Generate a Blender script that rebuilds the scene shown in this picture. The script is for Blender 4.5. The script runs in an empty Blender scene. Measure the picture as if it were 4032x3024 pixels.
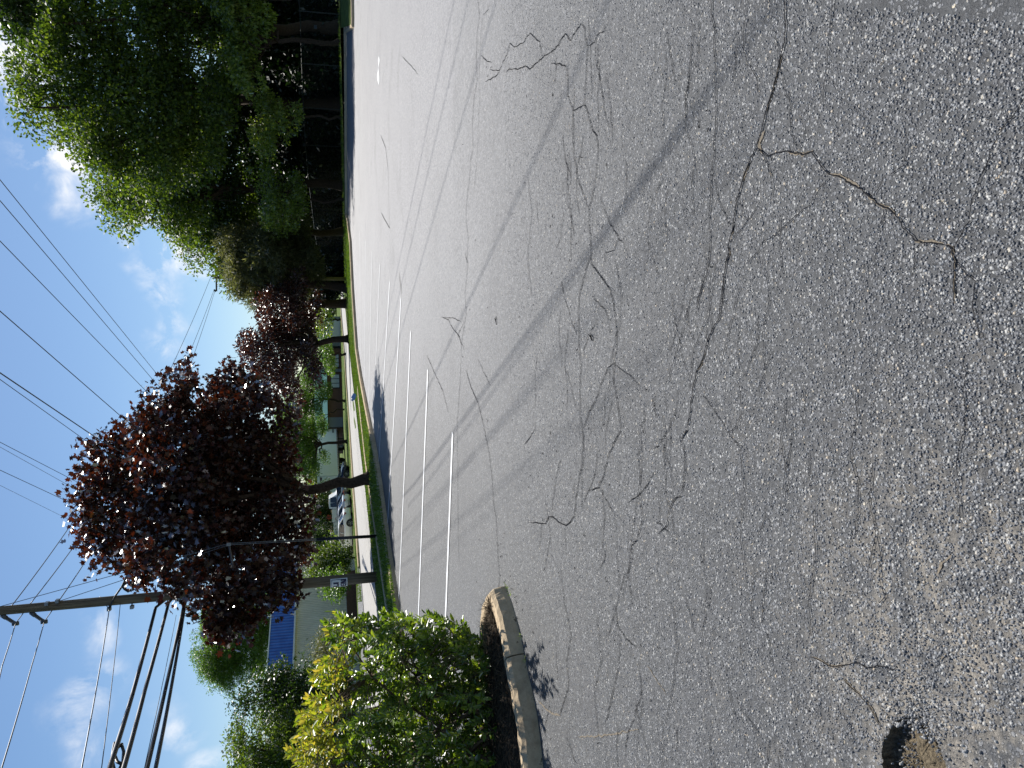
import bpy, bmesh, math, random
import numpy as np
from mathutils import Vector, Matrix
random.seed(7); rng = np.random.default_rng(11)
S = bpy.context.scene; COL = S.collection
K = 4032/2212.0
# ---------------------------------------------------------------- camera frame (the photograph is turned on its side)
F = 3028.0; H = 1.55
dn = Vector((0.02, 1.0, 731/3028.0)).normalized(); up = -dn
fw = Vector((0,0,1)); fh = (fw-dn*fw.dot(dn)).normalized(); rt = fh.cross(up)
W = Matrix((rt, fh, up))
CAM = Vector((0,0,H))
def ray(x, y): return W @ Vector((1512-y, x-2016, F))
def hit(x, y, z=0.0):
    r = ray(x, y); return CAM + r*((z-H)/r.z)
def at(x, y, dist):
    r = ray(x, y); return CAM + r*(dist/r.y)
def hitD(X, Y, z=0.0): return hit(X*K, Y*K, z)
def atD(X, Y, d): return at(X*K, Y*K, d)
def sstep(a, b, v):
    t = min(1, max(0, (v-a)/(b-a))); return t*t*(3-2*t)
def zg(x, y):                                                       # terrain beyond the kerb
    return max(-0.78, min(1.07+0.0133*x-0.0215*y, 0.125+0.27*sstep(10, 23, x)))
def gnd(x, y):
    r = ray(x, y); z = 0.1; p = None
    if r.z >= -1e-4*r.y: return CAM + r*(200/r.y)
    for _ in range(40):
        p = CAM + r*((z-H)/r.z)
        if p.y > 220: return CAM + r*(220/r.y)
        z = 0.5*z+0.5*zg(p.x, p.y)
    p.z = zg(p.x, p.y); return p
def gndD(X, Y): return gnd(X*K, Y*K)

cd = bpy.data.cameras.new('camera'); cam = bpy.data.objects.new('camera', cd); COL.objects.link(cam)
cd.sensor_fit = 'HORIZONTAL'; cd.sensor_width = 36; cd.lens = F/4032*36; cd.clip_start = .05; cd.clip_end = 3000
cx, cy, cz = W@Vector((0,1,0)), W@Vector((1,0,0)), W@Vector((0,0,-1))
cam.matrix_world = Matrix(((cx.x,cy.x,cz.x,0),(cx.y,cy.y,cz.y,0),(cx.z,cy.z,cz.z,H),(0,0,0,1)))
S.camera = cam

# ---------------------------------------------------------------- material helpers
def srgb(r, g, b):
    f = lambda c: (c/255/12.92 if c/255 <= .04045 else ((c/255+.055)/1.055)**2.4)
    return (f(r), f(g), f(b), 1)
class NT:
    def __init__(s, name):
        s.m = bpy.data.materials.new(name); s.m.use_nodes = True
        s.t = s.m.node_tree; s.t.nodes.clear()
        s.out = s.t.nodes.new('ShaderNodeOutputMaterial')
    def n(s, kind, **kw):
        nd = s.t.nodes.new('ShaderNode'+kind)
        for k, v in kw.items():
            if k in ('operation','blend_type','data_type','feature','noise_dimensions','voronoi_dimensions','distance','interpolation_type','wave_type','bands_direction','clamp','use_clamp'): setattr(nd, k, v)
        return nd
    def link(s, a, b): s.t.links.new(a, b)
    def setin(s, sock, v):
        if hasattr(v, 'is_linked') or isinstance(v, bpy.types.NodeSocket): s.link(v, sock)
        else: sock.default_value = v
    def math(s, op, a, b=0.0, c=None, clamp=False):
        nd = s.n('Math', operation=op); nd.use_clamp = clamp
        s.setin(nd.inputs[0], a); s.setin(nd.inputs[1], b)
        if c is not None: s.setin(nd.inputs[2], c)
        return nd.outputs[0]
    def mix(s, f, a, b, blend='MIX'):
        nd = s.n('Mix', data_type='RGBA', blend_type=blend)
        s.setin(nd.inputs[0], f); s.setin(nd.inputs[6], a); s.setin(nd.inputs[7], b)
        return nd.outputs[2]
    def coord(s):
        return s.n('TexCoord').outputs['Object']
    def pos(s): return s.n('NewGeometry').outputs['Position']
    def noise(s, vec, scale, detail=4, rough=.55, out=0):
        nd = s.n('TexNoise'); s.setin(nd.inputs['Vector'], vec)
        nd.inputs['Scale'].default_value = scale; nd.inputs['Detail'].default_value = detail; nd.inputs['Roughness'].default_value = rough
        return nd.outputs[out]
    def ramp(s, f, *stops, interp='LINEAR'):
        nd = s.n('ValToRGB'); s.setin(nd.inputs[0], f); e = nd.color_ramp.elements; nd.color_ramp.interpolation = interp
        while len(e) < len(stops): e.new(.5)
        for i, (p, c) in enumerate(stops):
            e[i].position = p; e[i].color = c if hasattr(c, '__len__') else (c, c, c, 1)
        return nd.outputs[0]
    def smooth(s, v, a, b, lo=0.0, hi=1.0):
        nd = s.n('MapRange'); nd.interpolation_type = 'SMOOTHSTEP'; s.setin(nd.inputs[0], v)
        for i, q in enumerate((a, b, lo, hi)): nd.inputs[i+1].default_value = q
        return nd.outputs[0]
    def principled(s, col, rough=.6, bump=None, bstr=.3, bdist=.01, spec=.5, metal=0.0):
        p = s.n('BsdfPrincipled'); s.setin(p.inputs['Base Color'], col); s.setin(p.inputs['Roughness'], rough)
        p.inputs['Specular IOR Level'].default_value = spec; p.inputs['Metallic'].default_value = metal
        if bump is not None:
            b = s.n('Bump'); b.inputs['Strength'].default_value = bstr; b.inputs['Distance'].default_value = bdist
            s.link(bump, b.inputs['Height']); s.link(b.outputs[0], p.inputs['Normal'])
        s.link(p.outputs[0], s.out.inputs[0]); return p
def simple(name, col, rough=.5, metal=0.0, var=.12, scale=6, bump=0.0, spec=.5):
    t = NT(name); c = t.coord(); nz = t.noise(c, scale, 5)
    lo = tuple(v*(1-var) for v in col[:3])+(1,); hi = tuple(min(1, v*(1+var)) for v in col[:3])+(1,)
    cc = t.ramp(nz, (.3, lo), (.7, hi))
    t.principled(cc, rough, nz if bump else None, bump, .01, spec, metal); return t.m
def leafmat(name, cols, trans, tf=.45, gloss=.12, rough=.35):
    t = NT(name); g = t.n('NewGeometry'); rnd = g.outputs['Random Per Island']
    c = t.ramp(rnd, *[(i/max(1, len(cols)-1), q) for i, q in enumerate(cols)])
    d = t.n('BsdfDiffuse'); t.link(c, d.inputs[0])
    tr = t.n('BsdfTranslucent'); t.link(t.mix(1.0, c, trans, 'MULTIPLY'), tr.inputs[0])
    m1 = t.n('MixShader'); m1.inputs[0].default_value = tf; t.link(d.outputs[0], m1.inputs[1]); t.link(tr.outputs[0], m1.inputs[2])
    gl = t.n('BsdfGlossy'); gl.inputs['Roughness'].default_value = rough; gl.inputs[0].default_value = (1,1,1,1)
    m2 = t.n('MixShader'); fr = t.n('Fresnel'); fr.inputs[0].default_value = 1.4
    t.link(t.math('ADD', t.math('MULTIPLY', fr.outputs[0], gloss*3), gloss*.15, clamp=True), m2.inputs[0])
    t.link(m1.outputs[0], m2.inputs[1]); t.link(gl.outputs[0], m2.inputs[2]); t.link(m2.outputs[0], t.out.inputs[0])
    return t.m

# ---------------------------------------------------------------- mesh helpers
def fastmesh(name, V, Fc):
    """V (n,3); Fc list of (m,k) index arrays of one k each"""
    me = bpy.data.meshes.new(name); V = np.asarray(V, np.float32)
    me.vertices.add(len(V)); me.vertices.foreach_set('co', V.ravel())
    idx = np.concatenate([f.ravel() for f in Fc]).astype(np.int32)
    tot = np.concatenate([np.full(len(f), f.shape[1], np.int32) for f in Fc])
    st = np.concatenate([[0], np.cumsum(tot)[:-1]]).astype(np.int32)
    me.loops.add(len(idx)); me.loops.foreach_set('vertex_index', idx)
    me.polygons.add(len(tot)); me.polygons.foreach_set('loop_start', st)
    me.update(calc_edges=True); me.validate(); return me
def tag(o, label=None, cat=None, group=None, kind=None):
    if label: o['label'] = label
    if cat: o['category'] = cat
    if group: o['group'] = group
    if kind: o['kind'] = kind
    return o
def obj(name, me, mats=None, parent=None, smooth=False):
    o = bpy.data.objects.new(name, me); COL.objects.link(o)
    if mats is not None:
        for m in (mats if isinstance(mats, (list, tuple)) else [mats]): me.materials.append(m)
    if smooth: me.polygons.foreach_set('use_smooth', [True]*len(me.polygons))
    if parent: o.parent = parent; o.matrix_parent_inverse = Matrix.Translation(-parent.location) if parent.type == 'EMPTY' and not parent.parent else Matrix()
    return o
def thing(name, loc, label, cat, group=None):
    o = bpy.data.objects.new(name, None); COL.objects.link(o); o.location = loc; o.empty_display_size = .3
    return tag(o, label, cat, group)
class MB:
    def __init__(s): s.v = []; s.f = []; s.m = []
    def add(s, vs, fs, m=0):
        b = len(s.v); s.v += [tuple(v) for v in vs]; s.f += [tuple(i+b for i in f) for f in fs]; s.m += [m]*len(fs)
    def box(s, c, sz, m=0, M=None, taper=1.0):
        x, y, z = (q/2 for q in sz); c = Vector(c)
        vs = [Vector((a*x*(taper if k > 0 else 1), b*y*(taper if k > 0 else 1), k*z)) for k in (-1, 1) for a, b in ((-1,-1),(1,-1),(1,1),(-1,1))]
        if M is not None: vs = [M@v for v in vs]
        s.add([v+c for v in vs], [(3,2,1,0),(4,5,6,7),(0,1,5,4),(1,2,6,5),(2,3,7,6),(3,0,4,7)], m)
    def tube(s, pts, rad, n=8, m=0, cap=True):
        pts = [Vector(p) for p in pts]; N = len(pts)
        if not hasattr(rad, '__len__'): rad = [rad]*N
        vs = []; a = None
        for i, p in enumerate(pts):
            t = (pts[min(i+1, N-1)]-pts[max(i-1, 0)])
            if t.length < 1e-9: t = Vector((0,0,1))
            t.normalize()
            if a is None:
                a = t.cross(Vector((0,0,1)) if abs(t.z) < .9 else Vector((1,0,0))).normalized()
            a = (a-t*a.dot(t)).normalized(); b = t.cross(a)
            vs += [p+(a*math.cos(2*math.pi*k/n)+b*math.sin(2*math.pi*k/n))*rad[i] for k in range(n)]
        fs = [(i*n+k, i*n+(k+1)%n, (i+1)*n+(k+1)%n, (i+1)*n+k) for i in range(N-1) for k in range(n)]
        if cap: fs += [tuple(range(n))[::-1], tuple((N-1)*n+k for k in range(n))]
        s.add(vs, fs, m)
    def mesh(s, name):
        me = bpy.data.meshes.new(name); me.from_pydata(s.v, [], s.f); me.update()
        if any(s.m): me.polygons.foreach_set('material_index', s.m)
        return me
    def obj(s, name, mats, parent=None, smooth=False): return obj(name, s.mesh(name), mats, parent, smooth)

# leaf shapes: (verts in (along, across, up), faces)
SH = {
 'quad': (np.array([(0,0,0),(.5,.5,.05),(1,0,0),(.5,-.5,.05)]), [np.array([(0,1,2,3)])]),
 'oval': (np.array([(0,0,0),(.3,.46,.10),(.72,.34,.08),(1,0,-.06),(.72,-.34,.08),(.3,-.46,.10)]), [np.array([(0,1,2,3),(0,3,4,5)])]),
 'lobed': (np.array([(0,0,0),(.12,.52,.03),(.36,.30,0),(.62,.62,.05),(.66,.22,0),(1,0,-.05),(.66,-.22,0),(.62,-.62,.05),(.36,-.30,0),(.12,-.52,.03)]),
          [np.array([(0,1,2),(2,3,4),(4,5,6),(6,7,8),(8,9,0)]), np.array([(0,2,8,8)])[:, :3].repeat(0, 0) if False else np.array([(0,2,8)]), np.array([(2,4,6,8)])]),
}
def leafset(P, D, Nn, L, Wd, shape):
    """P base points, D tip directions, Nn approximate normals, L lengths, Wd widths"""
    T, faces = SH[shape]
    D = D/np.linalg.norm(D, axis=1, keepdims=True)
    B = np.cross(Nn, D); B /= (np.linalg.norm(B, axis=1, keepdims=True)+1e-9); N2 = np.cross(D, B)
    n = len(P); k = len(T)
    V = P[:, None, :] + D[:, None, :]*(T[None, :, 0:1]*L[:, None, None]) + B[:, None, :]*(T[None, :, 1:2]*Wd[:, None, None]) + N2[:, None, :]*(T[None, :, 2:3]*L[:, None, None])
    off = (np.arange(n)*k)[:, None, None]
    Fc = [(f[None]+off).reshape(-1, f.shape[1]) for f in faces]
    return V.reshape(-1, 3), Fc
def merge(parts):
    Vs = []; by = {}; b = 0
    for V, Fc in parts:
        Vs.append(V)
        for f in Fc: by.setdefault(f.shape[1], []).append(f+b)
        b += len(V)
    return np.concatenate(Vs), [np.concatenate(v) for v in by.values()]
def unit(n):
    v = rng.normal(size=(n, 3)); return v/np.linalg.norm(v, axis=1, keepdims=True)
def crown_points(blobs, dens, crad, per, shell=.5):
    """blobs: (centre, radii). returns leaf base points and outward directions"""
    P = []; O = []
    for c, r in blobs:
        c = np.array(c); r = np.array(r, float)
        vol = r[0]*r[1]*r[2]*4.19; nc = max(6, int(vol**.8*dens))
        u = unit(nc); rad = shell+(1-shell)*rng.random(nc)**.6
        rad *= 1+.16*rng.normal(size=nc)
        cc = c+u*r*rad[:, None]
        m = rng.integers(int(per*.5), int(per*1.5)+1, nc)
        q = np.repeat(cc, m, 0); uu = np.repeat(u, m, 0)
        sz = np.repeat(crad*(.6+.8*rng.random(nc)), m)
        P.append(q+rng.normal(size=q.shape)*sz[:, None]*np.array([.62, .62, .42])); O.append(uu)
    return np.concatenate(P), np.concatenate(O)
def clump_points(blobs, sub, leaves, fill=.55):
    """foliage gathered in lumps: every lump is a cap of leaves, darker hollows stay between the lumps"""
    P = []; O = []
    for c, r in blobs:
        c = np.array(c); r = np.array(r, float); R_ = r.mean(); rs0 = sub
        nsub = max(5, int(9*(R_/rs0)**2*fill)); u = unit(nsub); u[:, 2] = u[:, 2]*.9+.08
        rad = (.35+.65*rng.random(nsub)**.55)*(1+.13*rng.normal(size=nsub)); cc = c+u*r*rad[:, None]
        rs = rs0*(.45+.9*rng.random(nsub)); m = np.maximum(8, (leaves*(rs/rs0)**2).astype(int))
        n = m.sum(); q = unit(n); q[:, 2] = np.where(q[:, 2] < 0, q[:, 2]*.55, q[:, 2])
        k = np.repeat(rs, m)*(.35+.75*rng.random(n)**.7); pp = np.repeat(cc, m, 0)+q*k[:, None]*np.array([1.15, 1.15, .75])
        P.append(pp); O.append(q)
    return np.concatenate(P), np.concatenate(O)
def crown(name, blobs, mat, parent, dens=6, crad=.45, per=26, L=.16, shape='quad', droop=.3, shell=.5, wr=.62, upn=.8, sub=None, leaves=150, fill=.55):
    P, O = clump_points(blobs, sub, leaves, fill) if sub else crown_points(blobs, dens, crad, per, shell); n = len(P)
    D = unit(n)+.5*O; D[:, 2] -= droop
    Nn = unit(n); Nn[:, 2] += upn
    l = L*(.65+.7*rng.random(n))
    V, Fc = leafset(P, D, Nn, l, l*wr, shape)
    return obj(name, fastmesh(name, V, Fc), mat, parent)
def dblobs(lst, d, px=None, jit=2.0, squash=1.0):
    """D-pixel blobs (X, Y, r[, dy]) at distance d -> world ellipsoids"""
    out = []
    for b in lst:
        dd = d+(b[3] if len(b) > 3 else random.uniform(-jit, jit))
        c = atD(b[0], b[1], dd); r = b[2]*K/F*dd
        out.append((tuple(c), (r, r*1.05, r*squash)))
    return out
def limbs(mb, base, fork, blobs, r0, nmax=14, rend=.03, wig=.25, n=7):
    base, fork = Vector(base), Vector(fork)
    mid = [base.lerp(fork, t)+Vector((random.uniform(-1,1), random.uniform(-1,1), 0))*wig*.3*math.sin(math.pi*t) for t in (0, .04, .12, .3, .5, .75, 1)]
    mb.tube(mid, [r0*1.5, r0*1.2, r0, r0*.92, r0*.88, r0*.85, r0*.8], n=10)
    for c, r in blobs[:nmax]:
        c = Vector(c)+Vector([random.uniform(-.3, .3)*q for q in r])
        L = (c-fork).length; pts = []
        for t in (0, .2, .4, .6, .8, 1):
            p = fork.lerp(c, t); p.z += .12*L*math.sin(math.pi*t)*(1 if c.z > fork.z else .6)
            p += Vector((random.uniform(-1,1), random.uniform(-1,1), random.uniform(-1,1)))*wig*.35*(t > 0)
            pts.append(p)
        rr = r0*.5
        mb.tube(pts, [rr*(1-t)+rend*t for t in (0, .2, .4, .6, .8, 1)], n=n)
        for _ in range(4):
            i = random.randint(2, 5); q = pts[i]; e = q+Vector([random.gauss(0, .6)*k for k in r])
            mb.tube([q, q.lerp(e, .5)+Vector((0,0,.1*r[2])), e], [rend*1.1, rend*.8, rend*.4], n=5)
def tree(name, label, cat, base, fork, blobs, bark, leaf, r0, group=None, **kw):
    t = thing(name, base, label, cat, group)
    mb = MB(); lk = {k: kw.pop(k) for k in ('nmax','wig','rend') if k in kw}
    limbs(mb, base, fork, blobs, r0, **lk); mb.obj('trunk', bark, t, smooth=True)
    crown('crown', blobs, leaf, t, **kw); return t
# ---------------------------------------------------------------- light, sky, clouds
SUN_EL, SUN_AZ = math.radians(53), math.radians(8)                 # azimuth from +Y towards +X
sd = Vector((math.sin(SUN_AZ)*math.cos(SUN_EL), math.cos(SUN_AZ)*math.cos(SUN_EL), math.sin(SUN_EL)))
ld = bpy.data.lights.new('sun', 'SUN'); ld.energy = 5.0; ld.angle = math.radians(.65); ld.color = (1, .955, .88)
sun = bpy.data.objects.new('sun', ld); COL.objects.link(sun); sun.rotation_euler = (-sd).to_track_quat('-Z', 'Y').to_euler()
w = bpy.data.worlds.new('World'); S.world = w; w.use_nodes = True; T = w.node_tree; T.nodes.clear()
def wn(k, **kw):
    n = T.nodes.new('ShaderNode'+k)
    for a, b in kw.items(): setattr(n, a, b)
    return n
def wm(op, a, b=0.0, clamp=False):
    n = wn('Math', operation=op); n.use_clamp = clamp
    for s, v in zip(n.inputs, (a, b)):
        if isinstance(v, bpy.types.NodeSocket): T.links.new(v, s)
        else: s.default_value = v
    return n.outputs[0]
sky = wn('TexSky', sky_type='NISHITA'); sky.sun_disc = False; sky.sun_elevation = SUN_EL; sky.sun_rotation = SUN_AZ
sky.air_density = 1.0; sky.dust_density = .35; sky.ozone_density = 2.6; sky.altitude = 100
tc = wn('TexCoord'); vec = tc.outputs['Generated']
clouds = [ # (X, Y, angular radius in D px, weight)
 (20,25,110,1.4),(10,130,85,1.3),(60,240,70,1.15),(95,305,70,1.2),(145,345,62,1.1),(140,400,45,.6),(330,480,58,1.4),(365,520,55,1.3),(400,470,40,1.0),(415,560,30,.7),
 (335,560,40,.6),(345,600,34,.45),(352,640,40,.62),(372,700,34,.5),(345,765,38,.75),(200,1385,46,.55),(205,1520,62,.62),(210,1600,50,.4),(390,1570,36,.4),(450,1650,40,.6),(590,1380,60,.3),(555,760,30,.5)]
acc = None
wz = wn('TexNoise'); wz.inputs['Scale'].default_value = 11; wz.inputs['Detail'].default_value = 6; T.links.new(vec, wz.inputs['Vector'])
wo = wn('VectorMath', operation='MULTIPLY_ADD'); T.links.new(wz.outputs['Color'], wo.inputs[0]); wo.inputs[1].default_value = (.13,.13,.13)
w2_ = wn('VectorMath', operation='SUBTRACT'); T.links.new(vec, w2_.inputs[0]); w2_.inputs[1].default_value = (.065,.065,.065); T.links.new(w2_.outputs[0], wo.inputs[2]); wvec = wo.outputs[0]
for X, Y, r, wt in clouds:
    c = ray(X*K, Y*K).normalized(); d = wn('VectorMath', operation='DISTANCE'); T.links.new(wvec, d.inputs[0]); d.inputs[1].default_value = c
    mr = wn('MapRange', interpolation_type='SMOOTHSTEP'); T.links.new(d.outputs['Value'], mr.inputs[0])
    for i, q in enumerate((r/1661*1.35, 0.0, 0.0, wt)): mr.inputs[i+1].default_value = q
    acc = mr.outputs[0] if acc is None else wm('MAXIMUM', acc, mr.outputs[0])
nz = wn('TexNoise'); nz.inputs['Scale'].default_value = 17; nz.inputs['Detail'].default_value = 9; nz.inputs['Roughness'].default_value = .62; nz.inputs['Distortion'].default_value = .4
T.links.new(vec, nz.inputs['Vector'])
dens = wm('MULTIPLY', acc, wm('SUBTRACT', wm('MULTIPLY', nz.outputs[0], 7.5), 3.0), True)
nz2 = wn('TexNoise'); nz2.inputs['Scale'].default_value = 3; nz2.inputs['Detail'].default_value = 5; T.links.new(vec, nz2.inputs['Vector'])
dens = wm('ADD', dens, wm('MULTIPLY', wm('SUBTRACT', nz2.outputs[0], .62, True), .08), True)
mx = wn('Mix', data_type='RGBA'); T.links.new(dens, mx.inputs[0])
hs = wn('HueSaturation'); hs.inputs['Saturation'].default_value = 1.12; hs.inputs['Value'].default_value = SKYV = 1.0
T.links.new(sky.outputs[0], hs.inputs['Color']); T.links.new(hs.outputs[0], mx.inputs[6]); mx.inputs[7].default_value = (9.6, 9.8, 10.2, 1)
bg = wn('Background'); bg.inputs['Strength'].default_value = .07; T.links.new(mx.outputs[2], bg.inputs[0])
ow = wn('OutputWorld'); T.links.new(bg.outputs[0], ow.inputs[0])
S.view_settings.view_transform = 'Standard'; S.view_settings.look = 'None'; S.view_settings.exposure = .62; S.view_settings.gamma = 1

# ---------------------------------------------------------------- materials
def hit2(X, Y): p = hitD(X, Y); return (p.x, p.y)
def asphalt():
    t = NT('asphalt'); P = t.pos()
    def vor(scale, jit=1.0, feat='F1', out=0):
        v = t.n('TexVoronoi', feature=feat); t.link(P, v.inputs['Vector']); v.inputs['Scale'].default_value = scale; v.inputs['Randomness'].default_value = jit
        return v
    v1 = vor(62); v2 = vor(105)
    sep1 = t.n('SeparateColor'); t.link(v1.outputs['Color'], sep1.inputs[0]); sep2 = t.n('SeparateColor'); t.link(v2.outputs['Color'], sep2.inputs[0])
    nzf = t.noise(P, 420, 2)
    dst1 = t.math('ADD', v1.outputs['Distance'], t.math('MULTIPLY', t.math('SUBTRACT', nzf, .5), .35))
    dst2 = t.math('ADD', v2.outputs['Distance'], t.math('MULTIPLY', t.math('SUBTRACT', nzf, .5), .3))
    s1 = t.math('MULTIPLY', t.smooth(dst1, .46, .36), t.math('GREATER_THAN', sep1.outputs[0], .45))
    s2 = t.math('MULTIPLY', t.smooth(dst2, .44, .34), t.math('GREATER_THAN', sep2.outputs[0], .4))
    stone = t.math('MAXIMUM', s1, s2)
    big = t.noise(P, .35, 3); med = t.noise(P, 2.2, 4); fine = t.noise(P, 130, 4, .7)
    bind = t.ramp(t.math('ADD', t.math('MULTIPLY', fine, .6), t.math('MULTIPLY', med, .4)), (.3, srgb(58,60,63)), (.7, srgb(86,88,91)))
    bright = t.math('ADD', t.math('MULTIPLY', sep1.outputs[1], .6), t.math('MULTIPLY', sep2.outputs[1], .4))
    scol = t.ramp(bright, (.15, srgb(92,94,98)), (.55, srgb(134,136,140)), (.85, srgb(192,192,190)), (.97, srgb(198,186,162)))
    col = t.mix(t.math('MULTIPLY', stone, .95), bind, scol)
    sx = t.n('SeparateXYZ'); t.link(P, sx.inputs[0])
    # older, paler course beyond the paving seam that crosses the lot
    a, b = Vector(hit2(978, 0)), Vector(hit2(985, 1250)); dv = (b-a).normalized(); nv = Vector((-dv.y, dv.x))
    if nv.y < 0: nv = -nv
    sd_ = t.math('ADD', t.math('SUBTRACT', t.math('ADD', t.math('MULTIPLY', sx.outputs[0], nv.x), t.math('MULTIPLY', sx.outputs[1], nv.y)), a.dot(nv)), t.math('MULTIPLY', t.math('SUBTRACT', med, .5), .12))
    pale = t.math('MULTIPLY', t.smooth(sd_, -.04, .06), t.smooth(sx.outputs[0], .8, 5))
    far_glare = t.math('MULTIPLY', t.smooth(sx.outputs[1], 2.5, 9.0), t.smooth(t.math('ADD', sx.outputs[0], t.math('MULTIPLY', sx.outputs[1], .12)), -1.2, 3.4))  # grazing sun glare painted in as paler asphalt, far out and rightwards
    col = t.mix(t.math('MULTIPLY', far_glare, t.math('ADD', .27, t.math('MULTIPLY', big, .33))), col, srgb(176,175,178))
    col = t.mix(t.math('MULTIPLY', pale, .20), col, srgb(186,184,188))
    # dark tyre and sealer streaks (X0,Y0,X1,Y1,half width m,strength)
    st = None
    for X0, Y0, X1, Y1, hw, sg in ((1530,540,1250,1010,.2,.3),(868,632,862,590,.10,1.3),(1130,1290,1240,1640,.3,.4),(1160,20,1230,420,.3,.25),(1000,840,1000,1230,.25,.25)):
        p0, p1 = Vector(hit2(X0, Y0)), Vector(hit2(X1, Y1)); d = p1-p0; L = d.length; d /= L; n = Vector((-d.y, d.x))
        u = t.math('SUBTRACT', t.math('ADD', t.math('MULTIPLY', sx.outputs[0], d.x), t.math('MULTIPLY', sx.outputs[1], d.y)), p0.dot(d))
        v = t.math('SUBTRACT', t.math('ADD', t.math('MULTIPLY', sx.outputs[0], n.x), t.math('MULTIPLY', sx.outputs[1], n.y)), p0.dot(n))
        v = t.math('ABSOLUTE', t.math('ADD', v, t.math('MULTIPLY', t.math('SUBTRACT', t.noise(P, .6, 2), .5), hw*2.2)))
        m = t.math('MULTIPLY', t.smooth(v, hw*1.5, hw*.3), t.math('MULTIPLY', t.smooth(u, -.12*L, .1*L), t.smooth(u, 1.12*L, .9*L)))
        m = t.math('MULTIPLY', m, sg*.62); st = m if st is None else t.math('MAXIMUM', st, m)
    st = t.math('MULTIPLY', st, t.math('ADD', .5, t.math('MULTIPLY', med, 1.0)), clamp=True)
    col = t.mix(st, col, srgb(58,59,63))
    blot = t.math('MULTIPLY', t.smooth(t.noise(P, .8, 5, .6), .5, .72), .3)
    col = t.mix(blot, col, srgb(88,88,92))
    # sand and grit washed into the near corner by the pothole
    g0 = Vector(hit2(2080, 1500))
    dd = t.n('VectorMath', operation='DISTANCE'); t.link(P, dd.inputs[0]); dd.inputs[1].default_value = (g0.x, g0.y, 0)
    sand = t.math('MULTIPLY', t.smooth(dd.outputs['Value'], .95, .15), t.smooth(t.noise(P, 9, 6, .65), .38, .6))
    sand2 = t.math('MULTIPLY', t.math('MULTIPLY', t.smooth(sx.outputs[1], 3.4, 1.5), t.smooth(sx.outputs[0], .9, -.6)), t.smooth(t.noise(P, 5, 7, .7), .52, .68))
    sand = t.math('MULTIPLY', t.math('MAXIMUM', sand, t.math('MULTIPLY', sand2, .7)), t.math('SUBTRACT', 1.0, t.math('MULTIPLY', s1, .8)))
    col = t.mix(t.math('MULTIPLY', sand, .75), col, t.ramp(fine, (.3, srgb(124,118,108)), (.7, srgb(180,170,154))))
    mot = t.noise(P, 30, 5, .85); mot2 = t.noise(P, 12, 4, .7)
    col = t.mix(.7, col, t.ramp(t.math('ADD', t.math('MULTIPLY', mot, .75), t.math('MULTIPLY', mot2, .25)), (.40, (.42,.42,.43,1)), (.5, (.97,.97,.97,1)), (.61, (1.9,1.9,1.88,1))), 'MULTIPLY')
    col = t.mix(1.0, col, (.66,.663,.672,1), 'MULTIPLY')
    h = t.math('ADD', t.math('MULTIPLY', t.math('MULTIPLY', s1, t.math('ADD', .4, sep1.outputs[2])), 1.0), t.math('ADD', t.math('MULTIPLY', s2, .5), t.math('ADD', t.math('MULTIPLY', fine, .7), t.math('MULTIPLY', mot, 2.0))))
    p = t.principled(col, t.math('ADD', .5, t.math('MULTIPLY', fine, .2)), h, 1.0, .0045, .5)
    return t.m
M = {}
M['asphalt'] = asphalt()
M['crack'] = simple('crack', srgb(24,24,27), .95, var=.4, scale=60, spec=.1)
M['silt'] = simple('silt', srgb(112,104,92), .95, var=.35, scale=120, bump=.5, spec=.2)
def stone_mat():
    t = NT('stone'); g = t.n('NewGeometry')
    c = t.ramp(g.outputs['Random Per Island'], (0, srgb(70,72,76)), (.45, srgb(92,94,98)), (.78, srgb(120,123,127)), (.96, srgb(168,167,163)), (1, srgb(164,150,130)))
    t.principled(c, .5, t.noise(t.pos(), 600, 3), .4, .002); return t.m
M['stone'] = stone_mat()
def soil(name, a, b, sc=40):
    t = NT(name); P = t.pos(); n1 = t.noise(P, sc, 7, .7); n2 = t.noise(P, sc*.15, 4)
    c = t.mix(n2, t.ramp(n1, (.3, a), (.7, b)), t.ramp(n1, (.35, tuple(v*.5 for v in a[:3])+(1,)), (.7, b)))
    t.principled(c, .95, n1, 1.0, .02, .2); return t.m
M['soil'] = soil('soil', srgb(26,21,16), srgb(62,50,38)); M['dirt'] = soil('dirt', srgb(74,66,54), srgb(150,136,112), 90)
def concrete(name, a, b, sc=14):
    t = NT(name); P = t.pos(); n1 = t.noise(P, sc, 8, .65); n2 = t.noise(P, 1.7, 4); n3 = t.noise(P, 180, 3, .7)
    c = t.ramp(t.math('ADD', t.math('MULTIPLY', n1, .5), t.math('ADD', t.math('MULTIPLY', n2, .3), t.math('MULTIPLY', n3, .2))), (.32, a), (.64, b))
    c = t.mix(t.smooth(n1, .60, .68), c, tuple(v*.45 for v in a[:3])+(1,))
    t.principled(c, .9, t.math('ADD', n1, t.math('MULTIPLY', n3, .7)), .55, .012, .25); return t.m
M['kerb'] = concrete('kerb', srgb(138,120,96), srgb(200,180,150)); M['road'] = concrete('road', srgb(146,144,141), srgb(166,164,160), 3)
M['paint'] = simple('paint', srgb(205,207,210), .6, var=.06, scale=25)
def grassmat():
    t = NT('grass'); P = t.pos(); n1 = t.noise(P, 3, 5); n2 = t.noise(P, .3, 4)
    c = t.mix(n2, t.ramp(n1, (.3, srgb(44,62,22)), (.7, srgb(84,106,38))), t.ramp(n1, (.3, srgb(56,72,28)), (.7, srgb(100,116,52))))
    t.principled(c, .9, t.noise(P, 60, 4), .8, .04, .15); return t.m
M['grass'] = grassmat()
M['blade'] = leafmat('blade', (srgb(60,84,26), srgb(92,118,40), srgb(120,140,62)), (1.2,1.25,.5,1), .4, .05)
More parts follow.
